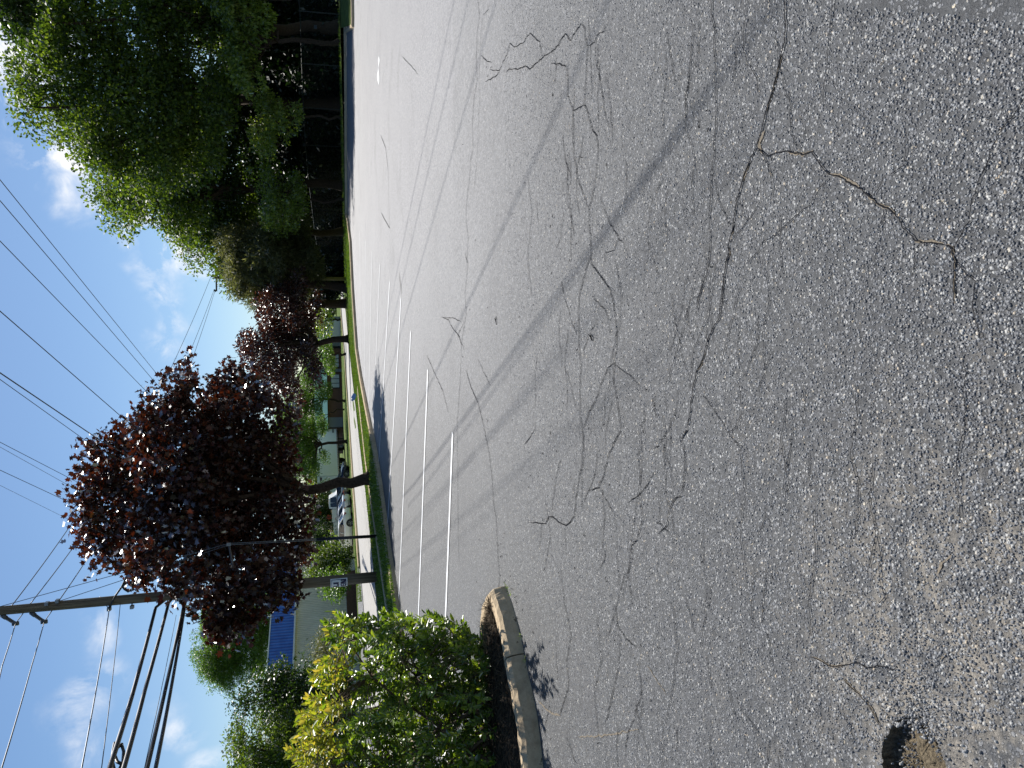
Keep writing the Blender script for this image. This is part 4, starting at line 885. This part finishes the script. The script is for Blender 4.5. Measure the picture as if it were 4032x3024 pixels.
for pts in ([(452,2925,15.2),(446,2955,14.9),(441,2990,14.6),(446,3015,14.3),(452,3040,14)],[(478,2930,15.2),(487,2960,14.9),(484,3000,14.5),(470,3030,14.2)],[(480,2930,15.2),(462,2945,15),(452,2975,14.7),(462,3000,14.4),(484,3010,14.3)]):
    lp_.tube([at(*p) for p in pts], .028, 7)
tag(lp_.obj('splice_loop', M['wire'], smooth=True), 'bunched loop of black cable slack at the left edge of the sky', 'cable loop')
lp_ = MB()
for pts in ([(430,2398,dP-.2),(455,2345,dP-.3),(480,2310,dP-.4),(520,2225,dP-.6)],[(480,2310,dP-.4),(492,2300,dP-.4),(512,2290,dP-.5),(520,2300,dP-.5),(525,2325,dP-.5)],[(482,2308,dP-.4),(490,2320,dP-.4),(505,2330,dP-.4),(518,2322,dP-.4)]): lp_.tube([at(*p) for p in pts], .03, 6)
tag(lp_.obj('service_drop', M['wire'], smooth=True), 'tangled service drop and connectors at the pole beside the maple crown', 'cable')
# power wires passing overhead from the right, parallel at one height
def overhead(label, a, b, h, r, mat='wire'):
    def ah(x, y):
        q = ray(x, y); return CAM+q*((h-H)/q.z)
    A, B = ah(*a), ah(*b); d = B-A; B2 = B+d*.45; B2.z -= .2; wire('overhead_wire', label, [A-d*1.6, A, B, B2], r, mat, cat='wire', group='wires crossing overhead to the right', n=8)
overhead('overhead wire nearest the cloudy treetops, farthest right of the fan', (0,708), (614,1468), 8.2, .009)
overhead('overhead wire next to the farthest right one', (0,790), (611,1506), 8.0, .009)
overhead('overhead wire third from the right of the fan', (0,949), (579,1544), 7.9, .009)
overhead('overhead wire alone in the middle of the open sky', (0,1225), (484,1646), 6.8, .009)
overhead('thicker overhead wire, right one of the close pair above the maple', (0,1468), (399,1737), 6.5, .011)
overhead('overhead wire, left one of the close pair above the maple', (0,1494), (367,1756), 6.4, .006)
overhead('overhead wire just left of the close pair, entering the maple top', (0,1741), (348,1921), 8.3, .007)
overhead('faint thin overhead wire beside the darker one over the maple top', (0,1760), (345,1953), 8.3, .005, 'steelwire')
overhead('overhead wire reaching the very tip of the maple crown', (0,1851), (320,2000), 8.2, .007)
overhead('faintest overhead wire, leftmost of the fan', (0,1911), (300,2060), 8.2, .004, 'steelwire')
# sidewalk guy
g0 = gndD(815, 1158); g1 = at(901, 2143, g0.y+.1); g2 = at(932, 2312, dP); gt1, gt2 = at(230, 2368, dP), at(-10, 2391, dP)
gy = thing('guy_wire', g0, 'upright guy wire with dark guard tube standing on the verge between maple trunk and pole', 'guy wire')
m_ = MB(); 
for o, e in ((-.02, gt1), (.02, gt2)):
    m_.tube([g0+Vector((o,0,0)), g1+Vector((o,0,0)), e], .010, 6)
m_.obj('wire', M['steelwire'], gy)
m_ = MB(); m_.tube([g0-Vector((0,0,.1)), g0.lerp(g1, .42)], [.05, .045], 10); m_.obj('guard_tube', M['black'], gy, smooth=True)
m_ = MB(); m_.tube([g1, g2], .03, 8); m_.box(g1, (.09,.09,.12)); m_.obj('strut', M['galv'], gy)
# sign bent round the pole
sc_ = pole_at(1336); Rs = .20; cz_ = sc_+Vector((0, .03, 0)); szm = dP/F
sg = thing('pole_sign', sc_, 'white campaign sign with dark blue letters stapled to the utility pole', 'sign')
ztop, zbot = at(1301, 2270, dP).z, at(1367, 2270, dP).z; hh = ztop-zbot
lean = (ax.x/ax.z)
def wrap(s, z, r=0.0): th = s/Rs; return Vector((cz_.x+(z-sc_.z)*lean+(Rs+r)*math.sin(th), cz_.y-(Rs+r)*math.cos(th), z))
def patch(m_, s0, s1, z0, z1, r, s2=None, s3=None):
    s2 = s0 if s2 is None else s2; s3 = s1 if s3 is None else s3; k = 8; vs = []
    for i in range(k+1):
        t = i/k; vs += [wrap(s0+(s1-s0)*t, z0, r), wrap(s2+(s3-s2)*t, z1, r), wrap(s0+(s1-s0)*t, z0, r-.003), wrap(s2+(s3-s2)*t, z1, r-.003)]
    m_.add(vs, [(4*i, 4*i+4, 4*i+5, 4*i+1) for i in range(k)]+[(4*i+2, 4*i+3, 4*i+7, 4*i+6) for i in range(k)])
m_ = MB(); patch(m_, -.33, .10, zbot, ztop, 0); m_.obj('plate', M['plate'], sg)
m_ = MB(); b = .03; t_ = .014
patch(m_, -.33+b, .10-b, ztop-b-t_, ztop-b, .004); patch(m_, -.33+b, .10-b, zbot+b, zbot+b+t_, .004); patch(m_, .10-b-t_, .10-b, zbot+b, ztop-b, .0045); patch(m_, -.33+b, -.33+b+t_, zbot+b, ztop-b, .0045); m_.obj('border', M['ink'], sg)
m_ = MB(); r1, r2 = ztop-.08, ztop-.30; lh = .165
def L_(s, z): patch(m_, s-.055, s-.01, z-lh, z, .005); patch(m_, s-.009, s+.05, z-lh, z-lh+.045, .005)
def I_(s, z): patch(m_, s-.03, s+.03, z-lh, z, .005)
def E_(s, z):
    patch(m_, s-.05, s-.008, z-lh, z, .005)
    for k in (0, .5, 1): zz = z-lh+(lh-.036)*k; patch(m_, s-.007, s+.045, zz, zz+.036, .005)
def N_(s, z):
    patch(m_, s-.07, s-.03, z-lh, z, .005); patch(m_, s+.03, s+.07, z-lh, z, .005); patch(m_, s-.005, s+.045, z-lh, z, .0058, s-.055, s-.005)
E_(-.24, r1); L_(-.13, r1); I_(-.045, r1); E_(-.14, r2); N_(-.01, r2); m_.obj('lettering', M['ink'], sg)

# ---------------------------------------------------------------- vehicles across the road
def loft(m_, st, mi=0):
    k = len(st[0]); vs = [p for s in st for p in s]
    m_.add(vs, [(a*k+i, a*k+(i+1)%k, (a+1)*k+(i+1)%k, (a+1)*k+i) for a in range(len(st)-1) for i in range(k)]+[tuple(range(k))[::-1], tuple((len(st)-1)*k+i for i in range(k))], mi)
def local(o): o.matrix_parent_inverse = Matrix(); return o
def wheel(root, x, y, r, w_, rimc='galv'):
    m_ = MB(); s = 1 if y > 0 else -1
    m_.tube([Vector((x, y-w_/2, r)), Vector((x, y+w_/2, r))], r, 20); t = local(m_.obj('wheel', M['rubber'], root))
    m_ = MB(); m_.tube([Vector((x, y+s*(w_/2-.02), r)), Vector((x, y+s*(w_/2+.004), r))], r*.22, 10)
    for a in range(5):
        u = Vector((math.cos(a*1.257), 0, math.sin(a*1.257))); m_.box(Vector((x, y+s*w_/2, r))+u*r*.42, (r*.5, .02, r*.16), M=Matrix.Rotation(-a*1.257, 3, 'Y'))
    m_.tube([Vector((x+r*.66*math.cos(q), y+s*w_/2, r+r*.66*math.sin(q))) for q in np.linspace(0, 6.2832, 19)], .02, 5, cap=False)
    o = local(m_.obj('rim', M[rimc], t)); return t
def car(label, cat, paint, src, d, rot, L=4.7, hgt=1.45, tail=True):
    p = at(src[0], src[1], d); p.z = zg(p.x, p.y)
    root = thing('parked_car', p, label, cat, 'cars parked across the road'); root.rotation_euler = (0, 0, math.radians(rot)); q = L/4.7; h = hgt/1.45
    def sec(x, zb, zt, hw): return [Vector((x*q, s*hw*f, zb+(zt-zb)*g)) for s, f, g in ((-1,.9,0),(-1,1,.3),(-1,1,.72),(-1,.88,1),(1,.88,1),(1,1,.72),(1,1,.3),(1,.9,0))]
    m_ = MB(); loft(m_, [sec(*v) for v in ((-2.35,.42,.80,.70),(-2.3,.32,.95,.80),(-2.1,.26,1.0*h,.87),(-1.5,.22,1.0*h,.9),(0,.2,.97*h,.91),(1.0,.2,.95*h,.9),(1.6,.22,.90*h,.88),(2.15,.26,.76*h,.80),(2.33,.34,.62,.68))]); body = local(m_.obj('body', M[paint], root, smooth=False))
    def gs(x, zt, hb, ht): return [Vector((x*q, -hb, .93*h)), Vector((x*q, -ht, zt*h)), Vector((x*q, ht, zt*h)), Vector((x*q, hb, .93*h))]
    m_ = MB(); loft(m_, [gs(-1.85,.97,.78,.7), gs(-1.2,1.36,.83,.62), gs(-.4,1.43,.84,.62), gs(.3,1.40,.84,.62), gs(1.15,.95,.8,.7)]); local(m_.obj('windows', M['glass'], root))
    m_ = MB(); P = [(-1.9,.985),(-1.2,1.375),(-.4,1.45),(.3,1.415),(1.2,.965)]
    vs = []; 
    for x, z in P[1:4]: vs += [Vector((x*q, -.63, z*h)), Vector((x*q, .63, z*h)), Vector((x*q, -.63, (z-.03)*h)), Vector((x*q, .63, (z-.03)*h))]
    m_.add(vs, [(4*i, 4*i+4, 4*i+5, 4*i+1) for i in range(2)]+[(4*i, 4*i+2, 4*i+6, 4*i+4) for i in range(2)]+[(4*i+1, 4*i+5, 4*i+7, 4*i+3) for i in range(2)])
    for s in (-1, 1):
        m_.tube([Vector((-1.95*q, s*.76, .97*h)), Vector((-1.2*q, s*.635, 1.37*h)), Vector((-.4*q, s*.635, 1.44*h)), Vector((.3*q, s*.635, 1.41*h)), Vector((1.2*q, s*.76, .95*h))], .05, 6); m_.tube([Vector((-.35*q, s*.86, .95*h)), Vector((-.4*q, s*.64, 1.42*h))], .03, 5)
    local(m_.obj('roof', M[paint], root))
    for x in (-1.42, 1.40):
        for s in (-1, 1):
            m_ = MB(); m_.tube([Vector((x*q, s*.80, .33)), Vector((x*q, s*.912, .33))], .40, 20); local(m_.obj('wheel_arch', M['black'], root)); wheel(root, x*q, s*.84, .33, .17)
    for s in (-1, 1):
        m_ = MB(); m_.box((-2.28*q, s*.63, .80*h), (.16, .34, .16)); local(m_.obj('tail_light', M['red'], root))
        m_ = MB(); m_.box((2.16*q, s*.58, .66*h), (.2, .34, .12)); local(m_.obj('headlight', M['lamp'], root))
        m_ = MB(); m_.box((.75*q, s*.98, 1.0*h), (.12, .18, .12)); local(m_.obj('mirror', M[paint], root))
    m_ = MB(); m_.box((-2.36*q, 0, .62), (.04, .5, .14)); local(m_.obj('number_plate', M['white'], root))
    return root
car('white sedan in front of the parked row, its tail to the right', 'car', 'white', (1387,2098), 76, 167)
car('silver sedan with a red tail light just behind the white one', 'car', 'silver', (1384,2040), 79.5, 164)
car('dark sedan right of the silver one, half behind the maple trunk', 'car', 'darkcar', (1382,2002), 83, 162, hgt=1.5)
car('dark blue sedan with its nose to the right in front of the white trailer', 'car', 'navy', (1368,1902), 88, -12, hgt=1.45)
p = at(1370, 2016, 92); p.z = zg(p.x, p.y)
tk = thing('service_truck', p, 'white service truck with high cab and red script on its side boxes, behind the sedans', 'truck'); tk.rotation_euler = (0,0,math.radians(-8))
m_ = MB(); loft(m_, [[Vector((x, -.95, .5)), Vector((x, -.95, zs)), Vector((x, -.8, zt)), Vector((x, .8, zt)), Vector((x, .95, zs)), Vector((x, .95, .5))] for x, zs, zt in ((.75,1.4,2.25),(1.0,1.4,2.32),(1.9,1.4,2.3),(2.35,1.35,1.5),(3.2,1.2,1.3),(3.3,1.0,1.1))]); local(m_.obj('cab', M['white'], tk))
for x0, x1 in ((.95,1.4),(1.48,2.05)):
    m_ = MB(); m_.add([(x0,-.955,1.45),(x1+.1,-.955,1.45),(x1,-.83,2.15),(x0,-.83,2.15),(x0,-.93,1.45),(x1+.1,-.93,1.45),(x1,-.80,2.15),(x0,-.80,2.15)], [(0,1,2,3),(4,7,6,5),(0,4,5,1),(2,6,7,3)]); local(m_.obj('window', M['glass'], tk))
for x, h_ in ((-.05,1.92),(-1.6,1.78)):
    m_ = MB(); m_.box((x, -.7, (h_+.7)/2), (1.48, .5, h_-.7)); m_.box((x, -.7, h_+.03), (1.52, .54, .06)); local(m_.obj('tool_box', M['white'], tk))
m_ = MB(); m_.box((-.6, 0, .62), (4.6, 1.7, .22)); local(m_.obj('bed', M['galv'], tk))
m_ = MB(); A = [Vector((-.42+.2*math.cos(a), -.965, 1.42+.17*math.sin(a))) for a in np.linspace(.8, 5.6, 12)]; m_.tube(A, .025, 5); m_.tube([Vector((-.35+.07*i, -.965, 1.40+.07*math.sin(i*2.1))) for i in range(12)], .022, 5); local(m_.obj('lettering', M['red'], tk))
for x in (-1.4, 2.4):
    for s in (-1, 1): wheel(tk, x, s*.82, .4, .22)
# semi trailer
a, b = at(1362, 1905, 104), at(1350, 1690, 121); a.z = b.z = zg(a.x, a.y); dv = b-a; L = 16.4; ang = math.atan2(dv.y, dv.x); c = a+dv.normalized()*L/2
tr = thing('semi_trailer', c, 'long white box trailer parked on the grass behind the honey locust', 'trailer'); tr.rotation_euler = (0,0,ang)
m_ = MB(); m_.box((0,0,2.35), (L,2.5,2.75)); local(m_.obj('box', M['white'], tr))
m_ = MB(); m_.box((0,-1.26,1.0), (L,.06,.16)); m_.box((0,-1.26,3.72), (L+.04,.06,.12)); [m_.box((s*(L/2), -1.26, 2.35), (.1,.08,2.8)) for s in (-1,1)]; m_.box((L/2+.03,0,2.35), (.06,2.45,2.6)); local(m_.obj('rail', M['silver'], tr))
m_ = MB(); [m_.box((-L/2+.4+i*.55, -1.30, 1.0), (.28,.02,.07)) for i in range(29)]; local(m_.obj('reflector_strip', M['red'], tr))
m_ = MB(); m_.box((6.6,-1.28,1.5), (1.5,.02,.28)); local(m_.obj('placard', M['greywall'], tr))
m_ = MB(); m_.box((0,0,.85), (L,1.1,.25)); [m_.box((4.6, s*.8, .45), (.14,.14,.9)) for s in (-1,1)]; [m_.box((4.6, s*.8, .04), (.3,.3,.08)) for s in (-1,1)]; local(m_.obj('landing_gear', M['black'], tr))
for x in (-6.4, -5.1, 1.0):
    for s in (-1, 1): wheel(tr, x, s*1.0, .5, .45)

# ---------------------------------------------------------------- buildings
def building(name, label, P0, P1):
    d = P1-P0; o = thing(name, P0, label, 'building'); o.rotation_euler = (0,0,math.atan2(d.y, d.x)); return o, math.hypot(d.x, d.y)
e1, e0 = atD(640, 1210, 72), atD(640, 1470, 59.5); e0.z = e1.z = -.85
bd_, L = building('warehouse', 'beige ribbed warehouse with a blue band along its roof, behind the left trees', e0, e1)
zr = 4.46+.85; ztp = 6.25+.85; k1 = 1.2
m_ = MB(); m_.box((L/2, 9, zr/2), (L, 18, zr)); local(m_.obj('wall', M['beige'], bd_))
m_ = MB(); m_.box((L/2+k1/2, -.12, (zr+ztp)/2), (L-k1, .35, ztp-zr)); local(m_.obj('blue_band', M['blue'], bd_))
m_ = MB(); m_.box((L/2+k1/2, -.16, zr-.06), (L-k1+.1, .3, .12)); m_.box((L/2+k1/2, -.12, ztp+.04), (L-k1+.1, .45, .08)); local(m_.obj('trim', M['white'], bd_))
m_ = MB(); m_.box((L/2, 9, zr+.5), (L-.1, 17.6, 1.0)); local(m_.obj('roof', M['greywall'], bd_))
m_ = MB(); m_.box((L*.55, -.06, .55), (L*.6, .1, 1.1)); local(m_.obj('base_course', M['brick'], bd_))
w1 = atD(690, 1760, 58); w0 = atD(690, 1462, 64); w0.z = w1.z = -.85
bw, L = building('warehouse_wing', 'grey wall set back at the left end of the blue band', w1, w0)
m_ = MB(); m_.box((L/2, 6, 2.9), (L, 12, 5.8)); local(m_.obj('wall', M['greywall'], bw)); m_ = MB(); m_.box((L/2, 6, 5.9), (L+.3, 12.3, .2)); local(m_.obj('roof', M['greywall'], bw))
e0, e1 = at(1340, 1692, 118), at(1340, 1372, 124); e0.z = e1.z = -.9
bo, L = building('office', 'low brown brick office with teal roof and two triple windows, far across the road', e0, e1)
m_ = MB(); m_.box((L/2, 5, 1.2), (L, 10, 2.4)); local(m_.obj('wall', M['brick'], bo))
m_ = MB(); m_.add([(-.6,-.7,2.35),(L+.6,-.7,2.35),(L-2,5,4.3),(2,5,4.3),(-.6,10.7,2.35),(L+.6,10.7,2.35)], [(0,1,2,3),(4,3,2,5),(0,3,4),(1,5,2),(0,4,5,1)]); local(m_.obj('roof', M['teal'], bo))
Lx = lambda y: (1692-y)/(1692-1372)*L
for y0, y1 in ((1531,1478),(1449,1397)):
    xa, xb = Lx(y0), Lx(y1); w_ = (xb-xa)
    m_ = MB(); m_.box(((xa+xb)/2, -.02, 1.12), (w_+.2, .1, 1.35)); fr_ = local(m_.obj('window', M['black'], bo))
    m_ = MB(); [m_.box((xa+w_*(i+.5)/3, -.06, 1.12), (w_/3-.12, .06, 1.2)) for i in range(3)]; local(m_.obj('pane', M['window'], fr_))
for xx_, ww_ in ((1463,.5),(1665,1.6)): m_ = MB(); m_.box((Lx(xx_), -.08, 1.15), (ww_, .2, 2.25)); local(m_.obj('panel', M['greywall'], bo))
e0, e1 = at(1337, 1362, 124.5), at(1337, 1246, 127); e0.z = e1.z = -.9
bg_, L = building('garage', 'plain grey metal garage seen past the copper tree trunk', e0, e1)
m_ = MB(); m_.box((L/2, 2.5, 1.6), (L, 5, 3.2)); local(m_.obj('wall', M['greywall'], bg_)); m_ = MB(); m_.box((L/2, 2.5, 3.3), (L+.4, 5.4, .25)); local(m_.obj('roof', M['silver'], bg_))
m_ = MB(); m_.box((L/2, -.05, 1.1), (L*.7, .08, 2.0)); [m_.box((L/2, -.1, .3+.4*i), (L*.7, .03, .04)) for i in range(5)]; local(m_.obj('door', M['silver'], bg_))
p = at(1356, 2167, 84); p.z = zg(p.x, p.y)
pl = thing('sign_pillar', p, 'grey flat pillar left of the white sedan', 'pillar'); m_ = MB(); m_.box((0,0,1.25), (.62,.3,2.5)); m_.box((0,0,2.53), (.7,.36,.08)); local(m_.obj('slab', M['greywall'], pl)); m_ = MB(); m_.box((0,0,.08), (.9,.5,.16)); local(m_.obj('base', M['kerb'], pl))

# ---------------------------------------------------------------- small things lying about
for (x0, y0, x1, y1), lab in (((1957,1246,1958,1279),'short dark twig lying on the asphalt beyond the middle of the lot'),((2333,1317,2336,1341),'short dark twig lying on the asphalt nearer the viewer')):
    a, b = hit(x0, y0), hit(x1, y1); a.z = b.z = .008; m_ = MB(); c = a.lerp(b, .5)+Vector((.004,.006,.004)); m_.tube([a, c, b], [.003,.005,.003], 6); m_.tube([c, c+Vector((.02,.03,.006))], [.004,.002], 5); tag(m_.obj('twig', M['crack'], smooth=True), lab, 'twig', 'twigs on the asphalt')
bgp = gndD(770, 856); bgp.z += .02; m_ = MB(); m_.box(bgp+Vector((0,0,.1)), (.34,.22,.2), M=Matrix.Rotation(.5, 3, 'Y'), taper=.7); m_.box(bgp+Vector((-.16,-.02,.16)), (.16,.2,.1), M=Matrix.Rotation(.9, 3, 'Y')); tag(m_.obj('plastic_bag', simple('blue_plastic', srgb(120,150,220), .4)), 'small blue plastic bag on the verge grass by the white road', 'bag')
n = 150; P = []
for _ in range(n):
    i = random.randint(0, len(ip)-1)
    if ip[i].y > hit(1990,2322).y+.3: continue
    o = -N[i]*-1; q = ip[i]+N[i]*abs(random.gauss(0, .22)); P.append((q.x, q.y, .006))
for _ in range(120): y = random.uniform(2.2, 9); P.append((random.uniform(-.5,.45)*y, y, .006))
P = np.array(P); D = unit(len(P)); D[:, 2] *= .25; V, Fc = leafset(P, D, unit(len(P))*.3+np.array([0,0,1]), .012+.02*rng.random(len(P)), np.full(len(P), .007), 'oval')
tag(obj('leaf_litter', fastmesh('leaf_litter', V, Fc), M['crack']), kind='stuff')
P = []
for x, y in ((2044,2506),(2056,2648),(1994,2318),(1985,2310),(2062,2598),(2003,2335)):
    c = hit(x, y, .04)
    for _ in range(9): P.append((c.x+random.gauss(0,.014), c.y+random.gauss(0,.014), .02))
P = np.array(P); D = unit(len(P)); D[:, 2] = abs(D[:, 2])+.3; V, Fc = leafset(P, D, unit(len(P)), .02+.025*rng.random(len(P)), np.full(len(P), .005), 'quad')
tag(obj('weeds', fastmesh('weeds', V, Fc), M['bright']), kind='stuff')
